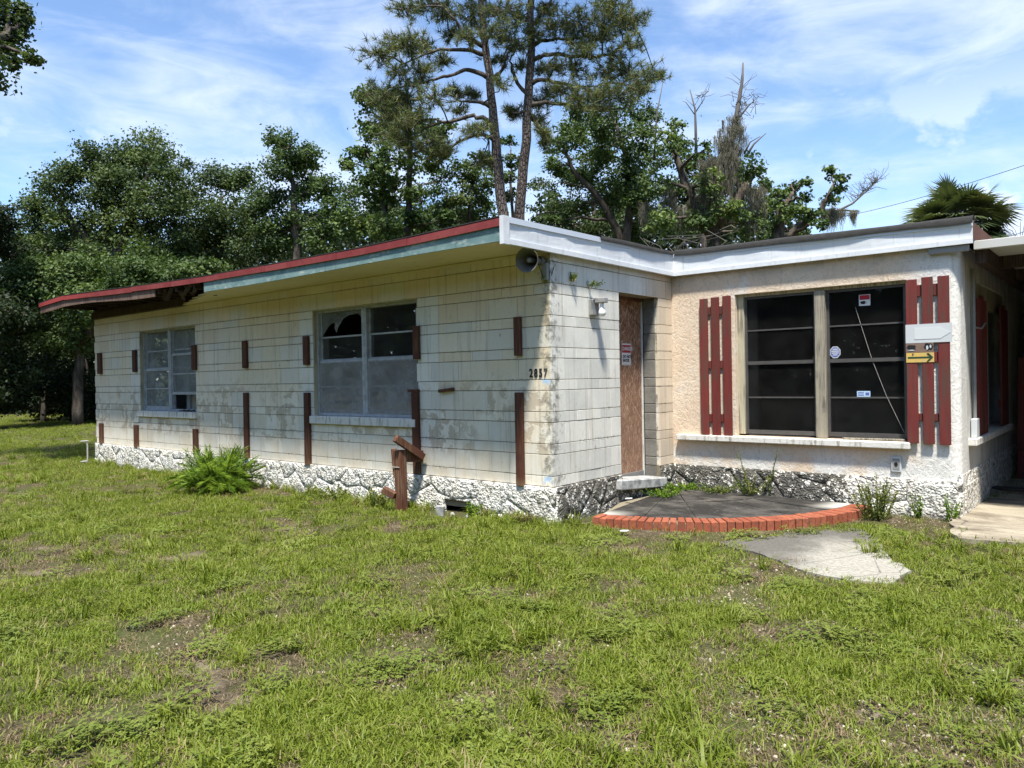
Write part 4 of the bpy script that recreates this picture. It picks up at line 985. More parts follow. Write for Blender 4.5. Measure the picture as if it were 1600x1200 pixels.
# slab in flagstone wedges with thin joints
cuts = [0, 6, 13, 19, 26, 33, 40]
for j in range(len(cuts)-1):
    for rr0, rr1 in ((.10, 1.12), (1.128, rin)):
        g = .004; A0 = a0+(a1-a0)*cuts[j]/n; A1 = a0+(a1-a0)*cuts[j+1]/n
        if rr1 > 1.2: sh_ = .05
        else: sh_ = 0
        seg = [(rr1*math.cos(A0+(A1-A0)*k/8), rr1*math.sin(A0+(A1-A0)*k/8)) for k in range(9)]; seg2 = [(rr0*math.cos(A1-(A1-A0)*k/8), rr0*math.sin(A1-(A1-A0)*k/8)) for k in range(9)]
        w = inset(seg+seg2, .003)
        if len(w) > 2: pslab('paving_slab', w, -.05, .084+random.Random(j*7+int(rr0*10)).uniform(-.003, .003), M_PATIO)
pslab('slab_bed', [(x*.995, y*.995) for x, y in pts], -.1, .074, M_MORTAR)
nb = 42; bm_ = MB(); wb = PR*(a1-a0)/nb
ri, ro = PR-.195, PR; hw0, hw1 = ri*(a1-a0)/nb/2-.0045, ro*(a1-a0)/nb/2-.0045
v = [(ri, -hw0), (ro, -hw1), (ro, hw1), (ri, hw0)]; c = .006
vin = [(ri+c, -hw0+c), (ro-c, -hw1+c), (ro-c, hw1-c), (ri+c, hw0-c)]
bm_.add([(x, y, -.06) for x, y in v]+[(x, y, .088-c) for x, y in v]+[(x, y, .088) for x, y in vin], [(8, 9, 10, 11)]+[(j, (j+1) % 4, 4+(j+1) % 4, 4+j) for j in range(4)]+[(4+j, 4+(j+1) % 4, 8+(j+1) % 4, 8+j) for j in range(4)])
bme = bm_.mesh('brick', M_BRICK); r = random.Random(2)
for i in range(nb):
    o = link('brick', bme, PAT, (0, 0, r.uniform(-.004, .004))); o.rotation_euler = (0, 0, a0+(a1-a0)*(i+.5)/nb+r.uniform(-.0006, .0006)); s = r.uniform(.998, 1.003); o.scale = (s, 1, 1)
bed = [(PR*.99*math.cos(a0+(a1-a0)*i/n), PR*.99*math.sin(a0+(a1-a0)*i/n)) for i in range(n+1)]+[(rin*math.cos(a1-(a1-a0)*i/n), rin*math.sin(a1-(a1-a0)*i/n)) for i in range(n+1)]
pslab('brick_bed', bed, -.1, .062, M_MORTAR)

# ------------------------------------------------------------------ carport
CP = empty('carport', 'white flat sheet carport with dark cluttered space at the right edge', 'carport', (3.1, 2.45, G))
z0 = 2.165-G
MB().box(-.02, 4.2, .04, 5.4, z0+.02, z0+.07).build('roof_sheet', M_CARPORT, CP)
MB().cbox(-.03, 4.2, -.01, .038, z0-.012, z0+.068, .004).build('front_fascia', M_CARPORT, CP)
for k in range(3): MB().box(-.0, 4.2, .9+1.3*k, 1.0+1.3*k, z0-.10, z0+.018).build('beam', M_DARKWOOD, CP)
MB().box(-.03, .06, .06, 5.4, z0-.13, z0+.016).build('ledger', M_DARKWOOD, CP)
MB().box(-.12, 4.2, 5.0, 5.08, 0, z0+.01).build('back_wall', M_DARKROOM, CP); MB().box(1.45, 1.53, .3, 5.0, 0, z0+.01).build('added_side_blocker', M_DARKROOM, CP)  # screen on the right is added out of view to keep the carport dark
for x in (2.2, 4.1): MB().box(x, x+.09, .08, .17, -.05, z0+.015).build('post', M_CARPORT, CP)
t = empty('red_gate', 'broken dark red board gate at the back of the carport', 'gate', (3.05, 5.6, G))
for k in range(4): MB().bar((.06+.17*k, .0, .02), (.08+.17*k, .03, 1.55+.1*(k % 2)), .13, .025, (0, 1, 0)).build('board', M_RED, t)
MB().bar((.05, -.03, 1.25), (.75, -.06, .70), .025, .10).build('brace', M_RED, t); MB().bar((.0, -.03, .45), (.72, -.03, .45), .025, .09).build('rail', M_RED, t)
t = empty('blue_tarp', 'dark blue tarp hanging deep inside the carport', 'tarp', (3.75, 6.6, 1.2))
b = MB(); n = 12
for i in range(n+1):
    for z in (.75, .4, 0.): b.v.append((i*.11-.5, .08*math.sin(i*1.7)+.04*math.sin(i*.9+z*6), z))
b.f = [(i*3+k, i*3+k+1, i*3+4+k, i*3+3+k) for i in range(n) for k in range(2)]; b.build('cloth', M_TARP, t, smooth=True)
t = empty('garden_hose', 'black hose lying in a loose loop on the carport floor', 'hose', (3.45, 4.0, G+.045))
MB().tube([(.45*math.cos(a)*(1+.05*math.sin(3*a)), .30*math.sin(a), .004*i) for i, a in enumerate(np.linspace(0, 5.6, 30))], .016, 6).build('loop', M_RUBBER, t)
t = empty('storage_cabinet', 'pale cabinet standing in the shade at the back of the carport', 'cabinet', (3.95, 6.2, G+.03))
MB().cbox(0, .9, 0, .5, 0, 1.75, .02).build('carcass', M_CURTAIN, t); MB().box(.03, .44, -.012, -.001, .05, 1.7).build('cabinet_door', M_CURTAIN, t); MB().box(.46, .87, -.012, -.001, .05, 1.7).build('cabinet_door', M_CURTAIN, t)
# overhead service cable
for nm, a, c, lab in (('utility_cable', at(1120, 358, 30), at(1700, 225, 16), 'thin overhead cable rising right across the sky above the stucco wall'), ('utility_cable', at(1500, 352, 26), at(1680, 322, 15), 'short overhead cable at the right edge beside the palm')):
    pts = [a+(c-a)*i/16-np.array([0, 0, .5*math.sin(math.pi*i/16)]) for i in range(17)]
    o = MB().tube(pts, .007, 5).build(nm, M_RUBBER); tag(o, lab, 'cable')

# ================================================================== vegetation
def unit(v): return v/np.maximum(np.linalg.norm(v, axis=-1, keepdims=True), 1e-9)
def leaf_quads(Pc, out, ln, wd, rng, up=.55):
    n = len(Pc); N = unit(rng.normal(size=(n, 3))*.75+out*.55+np.array([0, 0, up])); T = unit(np.cross(N, rng.normal(size=(n, 3)))); B = np.cross(N, T)
    s = rng.uniform(.65, 1.3, (n, 1)); L = T*ln*.5*s; Wd = B*wd*.5*s
    V = np.stack([Pc-L, Pc+Wd-L*.1, Pc+L, Pc-Wd-L*.1], 1).reshape(-1, 3)
    return V, np.arange(4*n).reshape(-1, 4)
def limb(a, b, r0, r1, rng, sag=.1, n=6, wob=.06):
    a, b = np.array(a, float), np.array(b, float); ln = np.linalg.norm(b-a); pts = []
    for i in range(n+1):
        t = i/n; p = a+(b-a)*t+np.array([0, 0, sag*ln*math.sin(math.pi*t)])
        if 0 < i < n: p = p+rng.normal(size=3)*wob*ln*.5
        pts.append(p)
    return pts, [r0+(r1-r0)*i/n for i in range(n+1)]
def foot(px, D):
    p = at(px, 600, D); return np.array([p[0], p[1], G-.1])
def tree(name, label, blobs, D, m, trunks, seed, leaf=(.125, .08), dens=2100, depth=.9, group=None, flat=.85, sub=.40, bark=None, rt=.2, cat='tree', spread=None):
    rng = np.random.default_rng(seed); bark = bark or M_BARK
    C = []; R = []
    for bx, by, br in blobs:
        dd = rng.uniform(-depth, depth)*1.4; C.append(at(bx, by, D+dd)); R.append(br/FPX*D*1.08)
    C = np.array(C); R = np.array(R)
    t0 = at(trunks[0][0][0], 600, D) if trunks else C.mean(0)
    t = empty(name, label, cat, (float(t0[0]), float(t0[1]), G), group); off = np.array([t0[0], t0[1], G])
    tb = MB(); tips = []
    for path in trunks:
        pts = [at(x, y, D) if y is not None else foot(x, D) for x, y in path]
        n = len(pts); rr = [rt*(1-.72*i/(n-1)) for i in range(n)]; P_ = []; Q_ = []
        for i in range(n-1):
            for k in range(4): P_.append(pts[i]+(pts[i+1]-pts[i])*k/4+rng.normal(size=3)*.03*(i > 0)); Q_.append(rr[i]+(rr[i+1]-rr[i])*k/4)
        P_.append(pts[-1]); Q_.append(rr[-1]); tb.tube([p-off for p in P_], Q_, 8); tips += [(p, q) for p, q in zip(P_, Q_)][3:]
    tb.build('trunk', bark, t, smooth=True)
    VV = []; FF = []; TT = []; k0 = 0; lb = MB(); TP = np.array([p for p, _ in tips]); TR = np.array([q for _, q in tips])
    for c, r in zip(C, R):
        low = TP[:, 2] < c[2]+.2*r; dist = np.linalg.norm(TP-c, axis=1)+np.where(low, 0, 3.)+np.maximum(0, (c[2]-TP[:, 2])-np.linalg.norm((TP-c)[:, :2], axis=1)*1.5)*.3; j = int(np.argmin(dist))
        pts, rr = limb(TP[j], c, min(TR[j]*.6, .09), .02, rng, .08); lb.tube([p-off for p in pts], rr, 5, False)
        ns = int(9+10*r*r); d = unit(rng.normal(size=(ns, 3))); rad = rng.uniform(.25, 1., (ns, 1))**.6*r
        sc = c+d*rad*np.array([1, 1, flat])
        for q in sc[::2]:
            pts, rr = limb(c, q, .022, .007, rng, .1, 3, .1); lb.tube([p-off for p in pts], rr, 3, False)
        n = int(dens*r*r*1.55); w = rng.uniform(.4, 1.6, ns); idx = rng.choice(ns, n, p=w/w.sum())
        g = rng.normal(size=(n, 3))*np.array([1, 1, .62])*(r*sub*.62)
        Pc = sc[idx]+g; o = unit(Pc-c+np.array([0, 0, .15]))
        v, f = leaf_quads(Pc-off, o, leaf[0], leaf[1], rng); VV.append(v); FF.append(f+k0); k0 += len(v)
        clump = rng.uniform(0, 1, ns)[idx]; bo = rng.uniform(-.22, .22); TT.append(np.repeat(np.clip(bo+clump*.45+rng.uniform(0, .55, n), 0, 1), 4))
    lb.build('branches', bark, t, smooth=True)
    link('crown', np_mesh('crown', np.concatenate(VV), np.concatenate(FF), m, np.concatenate(TT)), t)
    return t, off
# --- wood filling the far background behind the clearing
rng = np.random.default_rng(91); n = 130000
px = rng.uniform(-260, 1250, n); hmax = 470-70*np.sin(px*.011)-60*fbm(px*.02, px*0, 5); hmax = np.where(px > 280, np.where(px < 500, 365, np.where(px < 780, 335+20*np.sin(px*.06), np.where(px > 850, 322+18*np.sin(px*.05), 380))), hmax)
py = 668-(668-hmax)*rng.uniform(0, 1, n)**.85; Dd = rng.uniform(40, 47, n)
Pw = np.array(CAM)+(CF+np.outer((px-800)/FPX, CR)-np.outer((py-600)/FPX, CU))*Dd[:, None]; Pw[:, 2] = np.maximum(Pw[:, 2], G+.1)
Pw += rng.normal(size=(n, 3))*.3; v, f = leaf_quads(Pw, np.tile(unit(np.array([[CAM[0], CAM[1], 0]])-np.array([[-30, 25, 0]])), (n, 1)), .32, .22, rng)
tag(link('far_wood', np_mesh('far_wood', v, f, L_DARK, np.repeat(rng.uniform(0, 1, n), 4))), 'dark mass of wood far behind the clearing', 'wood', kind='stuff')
n = 64000; th = math.atan2(CF[1], CF[0])+math.pi+rng.uniform(-2.5, 2.5, n); rr_ = rng.uniform(44, 52, n); hh = 13*(.75+.5*fbm(th*6, th*0, 8))*rng.uniform(0, 1, n)**.8
Pw = np.stack([CAM[0]+np.cos(th)*rr_, CAM[1]+np.sin(th)*rr_, G+.2+hh], 1); v, f = leaf_quads(Pw, -np.stack([np.cos(th), np.sin(th), 0*th], 1), 1.1, .9, rng)
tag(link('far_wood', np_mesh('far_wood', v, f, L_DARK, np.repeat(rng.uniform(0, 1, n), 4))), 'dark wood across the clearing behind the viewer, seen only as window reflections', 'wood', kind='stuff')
tree('live_oak', 'broad dark live oak with the tallest rounded crown at far left',
     [(240, 232, 34), (212, 245, 32), (266, 262, 26), (180, 255, 34), (140, 258, 34), (108, 285, 36), (80, 325, 36), (150, 302, 42), (200, 300, 42), (246, 305, 38), (52, 362, 34), (112, 350, 40), (180, 352, 36), (240, 350, 36), (30, 400, 34), (88, 392, 34), (215, 392, 30), (270, 385, 30)],
     31, L_OAK, [[(176, None), (174, 520), (172, 400), (165, 330), (150, 270)], [(173, 420), (205, 340), (235, 265)], [(173, 420), (120, 360), (90, 310)]], 1, dens=1700, rt=.32)
tree('laurel_tree', 'low bushy laurel below the live oak, just above the drooping red roof corner',
     [(60, 440, 40), (110, 428, 40), (160, 418, 40), (212, 412, 38), (250, 425, 34), (85, 480, 42), (140, 470, 42), (200, 462, 42), (255, 460, 36), (40, 500, 40), (100, 525, 40), (290, 440, 30), (320, 425, 28)],
     27, L_MID, [[(120, None), (122, 560), (130, 470), (150, 430)], [(122, 540), (190, 470), (235, 430)]], 2, dens=1700, rt=.2)
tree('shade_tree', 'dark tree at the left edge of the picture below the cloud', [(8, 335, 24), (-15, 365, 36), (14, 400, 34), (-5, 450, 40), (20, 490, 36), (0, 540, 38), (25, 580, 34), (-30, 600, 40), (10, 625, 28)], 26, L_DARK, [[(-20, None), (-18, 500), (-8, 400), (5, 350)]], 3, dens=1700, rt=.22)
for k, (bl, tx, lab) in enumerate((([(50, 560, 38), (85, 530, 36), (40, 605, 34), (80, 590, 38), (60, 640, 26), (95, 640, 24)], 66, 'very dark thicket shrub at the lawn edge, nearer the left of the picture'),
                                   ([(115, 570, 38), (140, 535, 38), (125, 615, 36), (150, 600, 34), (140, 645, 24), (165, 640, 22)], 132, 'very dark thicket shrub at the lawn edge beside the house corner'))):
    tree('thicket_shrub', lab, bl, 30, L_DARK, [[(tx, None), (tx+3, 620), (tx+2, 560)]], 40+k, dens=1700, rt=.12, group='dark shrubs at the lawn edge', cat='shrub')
tree('water_oak', 'dark green oak rising behind the middle of the red roof edge',
     [(302, 302, 30), (340, 278, 32), (378, 290, 30), (312, 345, 38), (360, 332, 38), (402, 335, 32), (330, 390, 36), (290, 395, 32), (388, 388, 36), (262, 420, 30)], 33, L_OAK, [[(345, None), (345, 480), (348, 400), (345, 310)]], 5, dens=1700, rt=.25)
tree('tall_maple', 'mid green tree with a small peaked top left of the pines',
     [(430, 212, 20), (452, 230, 24), (484, 242, 22), (438, 262, 28), (480, 282, 32), (418, 310, 30), (468, 328, 36), (514, 292, 26), (438, 366, 36), (500, 368, 34), (530, 335, 24)], 31, L_MID, [[(462, None), (462, 470), (464, 380), (458, 290), (445, 235)]], 6, dens=1750, rt=.24)
tree('sweetgum', 'bright green broadleaf tree with dark straight trunk beside the pines',
     [(578, 148, 22), (612, 160, 24), (590, 195, 30), (636, 205, 30), (682, 205, 20), (558, 245, 22), (606, 250, 30), (660, 250, 26), (690, 235, 16), (580, 298, 30), (624, 300, 24), (556, 345, 28), (600, 358, 26), (655, 345, 20), (540, 260, 14), (690, 345, 16)], 27, L_LIGHT, [[(632, None), (634, 480), (634, 380), (638, 300), (642, 220), (640, 165)], [(612, None), (608, 400), (602, 320), (590, 250)]], 7, dens=1500, rt=.2, leaf=(.135, .10))
tree('young_oak', 'small round dark tree crown between sweetgum and left pine trunk', [(722, 272, 24), (745, 252, 20), (712, 310, 24), (748, 300, 24), (735, 338, 22), (700, 350, 16)], 29, L_OAK, [[(735, None), (736, 420), (735, 330), (738, 270)]], 8, dens=1750, rt=.13)
tree('slender_oak', 'sparse green tree seen between the two pine trunks', [(796, 222, 14), (806, 248, 15), (793, 275, 14), (800, 305, 14), (768, 290, 12)], 30, L_MID, [[(800, None), (799, 380), (800, 300), (798, 235)]], 9, dens=1500, rt=.1)
tree('leaning_oak', 'green oak with slanting limbs right of the pine trunks',
     [(915, 172, 26), (955, 185, 28), (1000, 172, 24), (890, 215, 24), (940, 228, 30), (990, 222, 28), (868, 262, 20), (915, 270, 24), (975, 275, 30), (900, 322, 20), (955, 322, 26), (1005, 318, 26), (868, 345, 14), (980, 365, 22)], 29, L_MID, [[(985, None), (980, 430), (965, 360), (935, 305), (900, 270), (880, 230)], [(975, 400), (985, 320), (975, 240), (960, 190)]], 10, dens=1600, rt=.2)
tree('background_oak', 'grey green oak filling the gap behind the leaning oak limbs', [(870, 225, 22), (905, 205, 24), (850, 290, 18), (890, 268, 26), (930, 250, 26), (965, 205, 24), (1000, 250, 28), (1015, 195, 20), (880, 318, 26), (925, 300, 28), (970, 300, 28), (1010, 290, 26), (860, 350, 22), (905, 350, 26), (950, 350, 28), (1000, 345, 28), (840, 335, 16)], 35, L_OAK, [[(930, None), (930, 440), (928, 340), (925, 250)]], 61, dens=1250, rt=.2)
tree('background_laurel', 'soft green laurel filling the gap behind the mossy snags', [(1030, 250, 22), (1060, 225, 20), (1085, 270, 22), (1120, 260, 20), (1155, 300, 22), (1185, 320, 18), (1050, 300, 26), (1100, 315, 26), (1140, 340, 24), (1040, 350, 26), (1085, 360, 26), (1180, 355, 20), (1215, 365, 18)], 33, L_MID, [[(1100, None), (1100, 440), (1100, 350), (1098, 280)]], 62, dens=1250, rt=.2)
tree('background_gum', 'soft green tree filling the gap left of the pine trunks', [(545, 300, 24), (575, 335, 26), (610, 325, 24), (650, 300, 24), (690, 285, 22), (640, 345, 26), (685, 330, 24), (715, 345, 22), (755, 320, 20), (770, 275, 16), (600, 280, 22), (775, 345, 16), (660, 370, 24)], 34, L_MID, [[(660, None), (660, 440), (660, 350), (655, 290)]], 63, dens=1150, rt=.2)
MOSSOAK, moff = tree('mossy_oak', 'half dead oak with bare snags draped in grey hanging moss',
     [(1040, 222, 22), (1058, 196, 14), (1068, 252, 22), (1098, 235, 14), (1112, 285, 20), (1150, 285, 16), (1176, 262, 20), (1138, 330, 24), (1192, 285, 18), (1060, 312, 24), (1090, 345, 24), (1162, 350, 24), (1196, 330, 14), (1028, 285, 22), (1035, 345, 22)], 25, L_LIGHT,
     [[(1120, None), (1118, 420), (1116, 350), (1128, 280), (1145, 215)], [(1116, 370), (1075, 300), (1050, 230)], [(1118, 350), (1160, 300), (1185, 265)]], 11, dens=1300, rt=.26)
D = 25; b = MB(); rng = np.random.default_rng(5)
for path, r0 in (([(1140, 235), (1150, 185), (1156, 150), (1160, 125), (1161, 98)], .10), ([(1150, 190), (1170, 165), (1186, 150)], .035), ([(1088, 260), (1087, 200), (1086, 170), (1078, 140)], .06), ([(1022, 250), (1026, 180), (1037, 122)], .04), ([(1165, 245), (1178, 225), (1197, 208)], .05), ([(1163, 240), (1172, 222), (1188, 213)], .04), ([(1087, 175), (1100, 155), (1104, 140)], .02), ([(1086, 180), (1072, 160), (1066, 158)], .018)):
    pts = [at(x, y, D)-moff for x, y in path]; b.tube(pts, [r0*(1-.75*i/(len(pts)-1)) for i in range(len(pts))], 6)
for k in range(46):
    x, y = [(1152, 170), (1160, 140), (1170, 165), (1092, 165), (1178, 158)][k % 5]; p = at(x+rng.uniform(-6, 6), y+rng.uniform(-20, 25), D)-moff
    q = p+np.array([rng.uniform(-.5, .5), rng.uniform(-.3, .3), rng.uniform(-.1, .5)]); e = q+np.array([rng.uniform(-.25, .25), rng.uniform(-.2, .2), rng.uniform(-.1, .25)]); b.tube([p, (p+q)/2+rng.normal(size=3)*.05, q, e], [.012, .009, .007, .004], 3)
b.build('dead_snags', M_DEADWOOD, MOSSOAK, smooth=True)
def moss(parent, off, D, starts, seed, name='hanging_moss'):
    rng = np.random.default_rng(seed); V = []; F = []; T = []; k = 0
    for x, y, sx, sy, n, lo, hi in starts:
        for _ in range(max(3, n//7)):
            p0 = at(x+rng.normal()*sx, y+rng.normal()*sy, D+rng.uniform(-.5, .5))-off; top = rng.uniform(lo, hi)*1.15; rad = rng.uniform(.05, .13); tb_ = rng.uniform(0, .6)
            for _ in range(26):
                o = rng.normal(size=2)*rad; p = p0+np.array([o[0], o[1], rng.uniform(-.06, .05)]); ln = top*math.exp(-(o@o)/(2.2*rad*rad))*rng.uniform(.45, 1); w = rng.uniform(.005, .014); a = rng.uniform(0, math.pi); dx = np.array([math.cos(a), math.sin(a), 0])*w; m = 5; tv = np.clip(tb_+rng.uniform(0, .4), 0, 1); wx = np.zeros(2)
                for i in range(m+1):
                    wx = wx*.9+rng.normal(size=2)*.022*(i > 0)-o*.06*i; c = p+np.array([wx[0], wx[1], -ln*i/m]); s = (1-.8*i/m)
                    V += [c-dx*s, c+dx*s]; T += [tv, tv]
                F += [(k+2*i, k+2*i+1, k+2*i+3, k+2*i+2) for i in range(m)]; k += 2*(m+1)
    link(name, np_mesh(name, V, F, L_MOSS, T), parent)
moss(MOSSOAK, moff, 25, [(1150, 190, 5, 12, 200, .3, .9), (1138, 225, 9, 14, 420, .5, 1.5), (1126, 262, 12, 16, 480, .6, 1.8), (1112, 275, 9, 14, 260, .6, 1.6), (1100, 255, 5, 10, 120, .5, 1.1), (1150, 255, 7, 12, 160, .5, 1.2), (1180, 300, 8, 10, 160, .4, 1.1), (1170, 325, 10, 10, 140, .4, 1.0), (1040, 300, 10, 14, 120, .3, .9), (1062, 320, 10, 12, 140, .4, 1.), (1015, 330, 10, 12, 120, .3, .8), (1090, 320, 14, 12, 180, .4, 1.2)], 3)
LO, loff = tree('low_limbed_oak', 'spreading oak at right with a bare limb hung with moss', [(1215, 308, 14), (1236, 292, 15), (1262, 284, 10), (1236, 332, 18), (1268, 335, 16), (1262, 308, 10), (1300, 272, 13), (1310, 292, 11), (1294, 315, 14), (1250, 362, 16), (1284, 352, 12), (1215, 350, 14), (1318, 275, 9)], 25, L_LIGHT,
     [[(1205, None), (1206, 430), (1215, 385), (1255, 350), (1285, 325), (1302, 290)], [(1215, 380), (1222, 330), (1240, 300)]], 12, dens=1500, rt=.2, leaf=(.12, .085))
b = MB(); rng = np.random.default_rng(8)
for path, r0 in (([(1275, 345), (1312, 328), (1332, 318), (1352, 300), (1372, 282)], .055), ([(1310, 328), (1328, 329), (1344, 330)], .045), ([(1352, 300), (1370, 292), (1386, 296)], .016)): b.tube([at(x, y, 25)-loff for x, y in path], [r0*(1-.7*i/(len(path)-1)) for i in range(len(path))], 6)
for k in range(70):
    t_ = rng.uniform(.2, 1); x = 1318+t_*58; y = 326-t_*48; p = at(x, y, 25)-loff; q = p+np.array([rng.uniform(-.35, .35), rng.uniform(-.2, .2), rng.uniform(-.05, .45)]); e = q+np.array([rng.uniform(-.2, .2), rng.uniform(-.1, .1), rng.uniform(-.05, .2)]); b.tube([p, (p+q)/2+rng.normal(size=3)*.03, q, e], [.010, .008, .006, .004], 3)
b.build('bare_limb', M_DEADWOOD, LO, smooth=True)
moss(LO, loff, 25, [(1300, 330, 6, 4, 200, .3, .75), (1313, 334, 4, 3, 60, .2, .5), (1333, 331, 1.2, 1, 90, .35, .6), (1290, 338, 5, 5, 90, .3, .7)], 4)
tree('overhanging_oak', 'leafy branches of a near tree reaching in at the upper left corner', [(22, 18, 26), (10, 50, 24), (28, 62, 20), (8, 88, 22), (48, 88, 14), (62, 98, 9), (-30, 30, 50), (-70, 80, 60), (-120, 20, 70), (40, 30, 14), (25, 100, 10)], 13, L_OAK, [[(-330, None), (-320, 500), (-290, 300), (-200, 120), (-60, 60), (10, 55)], [(-280, 280), (-150, 60), (-100, -20)]], 13, leaf=(.085, .05), dens=4200, depth=.5, rt=.25)

# --- pines
def pine(name, label, trunk, blobs, limbs, D, seed):
    rng = np.random.default_rng(seed); base = foot(trunk[0][0], D); t = empty(name, label, 'tree', tuple(base), 'tall pines behind the roof corner'); off = base
    pts = [base]+[at(x, y, D) for x, y in trunk[1:]]; P_ = []; 
    for i in range(len(pts)-1):
        for k in range(5): P_.append(pts[i]+(pts[i+1]-pts[i])*k/5+rng.normal(size=3)*.015)
    P_.append(pts[-1]); n = len(P_); MB().tube([p-off for p in P_], [.175*(1-.66*(i/(n-1))**1.2) for i in range(n)], 10).build('trunk', M_PBARK, t, smooth=True)
    TP = np.array(P_); lb = MB(); ends = []
    for path in limbs:
        q = [at(x, y, D+rng.uniform(-.4, .4)*(i > 0)) for i, (x, y) in enumerate(path)]; r0 = .075; m = []
        for i in range(len(q)-1):
            for k in range(4): m.append(q[i]+(q[i+1]-q[i])*k/4+rng.normal(size=3)*.025)
        m.append(q[-1]); lb.tube([p-off for p in m], [r0*(1-.75*i/(len(m)-1)) for i in range(len(m))], 6); ends += m[2:]
    EP = np.array(ends+[p for p in P_ if p[2] > at(800, 120, D)[2]])
    V = []; F = []; T = []; k0 = 0
    for bx, by, br in blobs:
        r = br/FPX*D; c = at(bx, by, D+rng.uniform(-1.3, 1.3)); j = np.argmin(np.linalg.norm(EP-c, axis=1))
        pp, rr = limb(EP[j], c, .03, .014, rng, .05, 4); lb.tube([p-off for p in pp], rr, 4, False)
        nt = int(30*r*r*7)+14; tc = c+rng.normal(size=(nt, 3))*r*np.array([.70, .70, .40])
        for q in tc:
            d = unit(unit(q-c)*.7+np.array([0, 0, .55])+rng.normal(size=3)*.3)
            s = c+(q-c)*rng.uniform(.1, .45); lb.tube([s-off, (s+q)/2-off+rng.normal(size=3)*.03, q-off], [.010, .008, .006], 3, False)
            nn = 26; dd = unit(d*rng.uniform(.0, 1.0, (nn, 1))+rng.normal(size=(nn, 3))*.62); st = q-off+d*rng.uniform(-.09, .05, (nn, 1)); ln = rng.uniform(.14, .30, (nn, 1)); sd = unit(np.cross(dd, rng.normal(size=(nn, 3))))*.0085
            V.append(np.stack([st-sd, st+sd, st+dd*ln], 1).reshape(-1, 3)); F.append(np.arange(3*nn).reshape(-1, 3)+k0); k0 += 3*nn; T.append(np.repeat(np.clip(rng.uniform(.1, .9)+rng.normal(size=nn)*.15, 0, 1), 3))
    lb.build('branches', M_BARK, t, smooth=True)
    link('needles', np_mesh('needles', np.concatenate(V), np.concatenate(F), L_PINE, np.concatenate(T)), t)
pine('pine_tree', 'left tall pine with slightly leaning trunk behind the roof corner', [(790, None), (785, 335), (776, 240), (768, 150), (757, 60), (747, -60), (742, -150)],
     [(591, 86, 20), (612, 70, 18), (638, 70, 22), (663, 75, 20), (654, 112, 18), (622, 112, 16), (588, 146, 20), (610, 150, 18), (638, 156, 24), (679, 153, 20), (607, 184, 22), (648, 187, 22), (672, 222, 20), (640, 228, 16), (616, 212, 18), (690, 238, 16), (715, 145, 14), (735, 146, 12), (738, 202, 12), (755, 200, 10), (700, 20, 20), (668, 10, 18), (632, 14, 16), (735, 25, 20), (772, 47, 20), (791, 62, 16), (763, 15, 22), (790, 15, 20), (780, 95, 14), (690, 95, 14), (705, 55, 14), (650, 130, 14), (730, 60, 14), (765, 255, 12), (755, 250, 10), (740, -50, 40), (690, -50, 36), (650, -40, 30), (775, -60, 40), (745, -140, 50), (715, 175, 10), (785, 130, 10)],
     [[(770, 188), (740, 182), (700, 190), (666, 199), (640, 212)], [(772, 216), (750, 209), (715, 222), (682, 245)], [(766, 166), (745, 158), (713, 156)], [(762, 120), (735, 109), (700, 118), (675, 125), (620, 138)], [(758, 86), (735, 78), (676, 79), (630, 100)], [(755, 74), (725, 55), (705, 25), (688, 5)], [(763, 130), (780, 115), (792, 90), (800, 70)], [(754, 60), (742, 30), (730, 5)]], 22, 21)
pine('pine_tree', 'right tall pine with straight trunk behind the roof corner', [(810, None), (812, 335), (822, 220), (828, 100), (831, 0), (832, -90), (833, -160)],
     [(872, 40, 22), (850, 20, 20), (904, 32, 22), (929, 60, 22), (957, 24, 22), (978, 40, 20), (994, 30, 16), (950, 6, 20), (919, 80, 16), (895, 65, 16), (850, 108, 15), (868, 105, 14), (893, 108, 18), (950, 112, 22), (982, 114, 20), (1010, 122, 18), (1026, 116, 11), (930, 145, 22), (966, 146, 24), (904, 154, 18), (860, 146, 15), (935, 168, 18), (998, 140, 16), (878, 140, 14), (845, 160, 12), (806, 178, 10), (796, 172, 8), (842, 187, 13), (848, 205, 11), (852, 222, 10), (812, 30, 18), (835, 55, 16), (808, 70, 14), (815, 105, 10), (860, -50, 42), (920, -40, 36), (820, -60, 40), (980, -30, 26), (835, -140, 50), (980, 70, 16), (960, 85, 12), (945, 45, 14)],
     [[(829, 132), (844, 124), (870, 127), (910, 137), (950, 130)], [(832, 92), (850, 85), (872, 84), (915, 90), (950, 86), (975, 70), (994, 47)], [(828, 163), (860, 160), (920, 168), (975, 170)], [(833, 72), (845, 62), (880, 60), (925, 55)], [(826, 150), (808, 130), (797, 105), (800, 85)], [(824, 182), (838, 190), (846, 205), (850, 222)], [(834, 40), (852, 10), (870, -10)], [(826, 175), (812, 178), (800, 176)]], 22.6, 22)
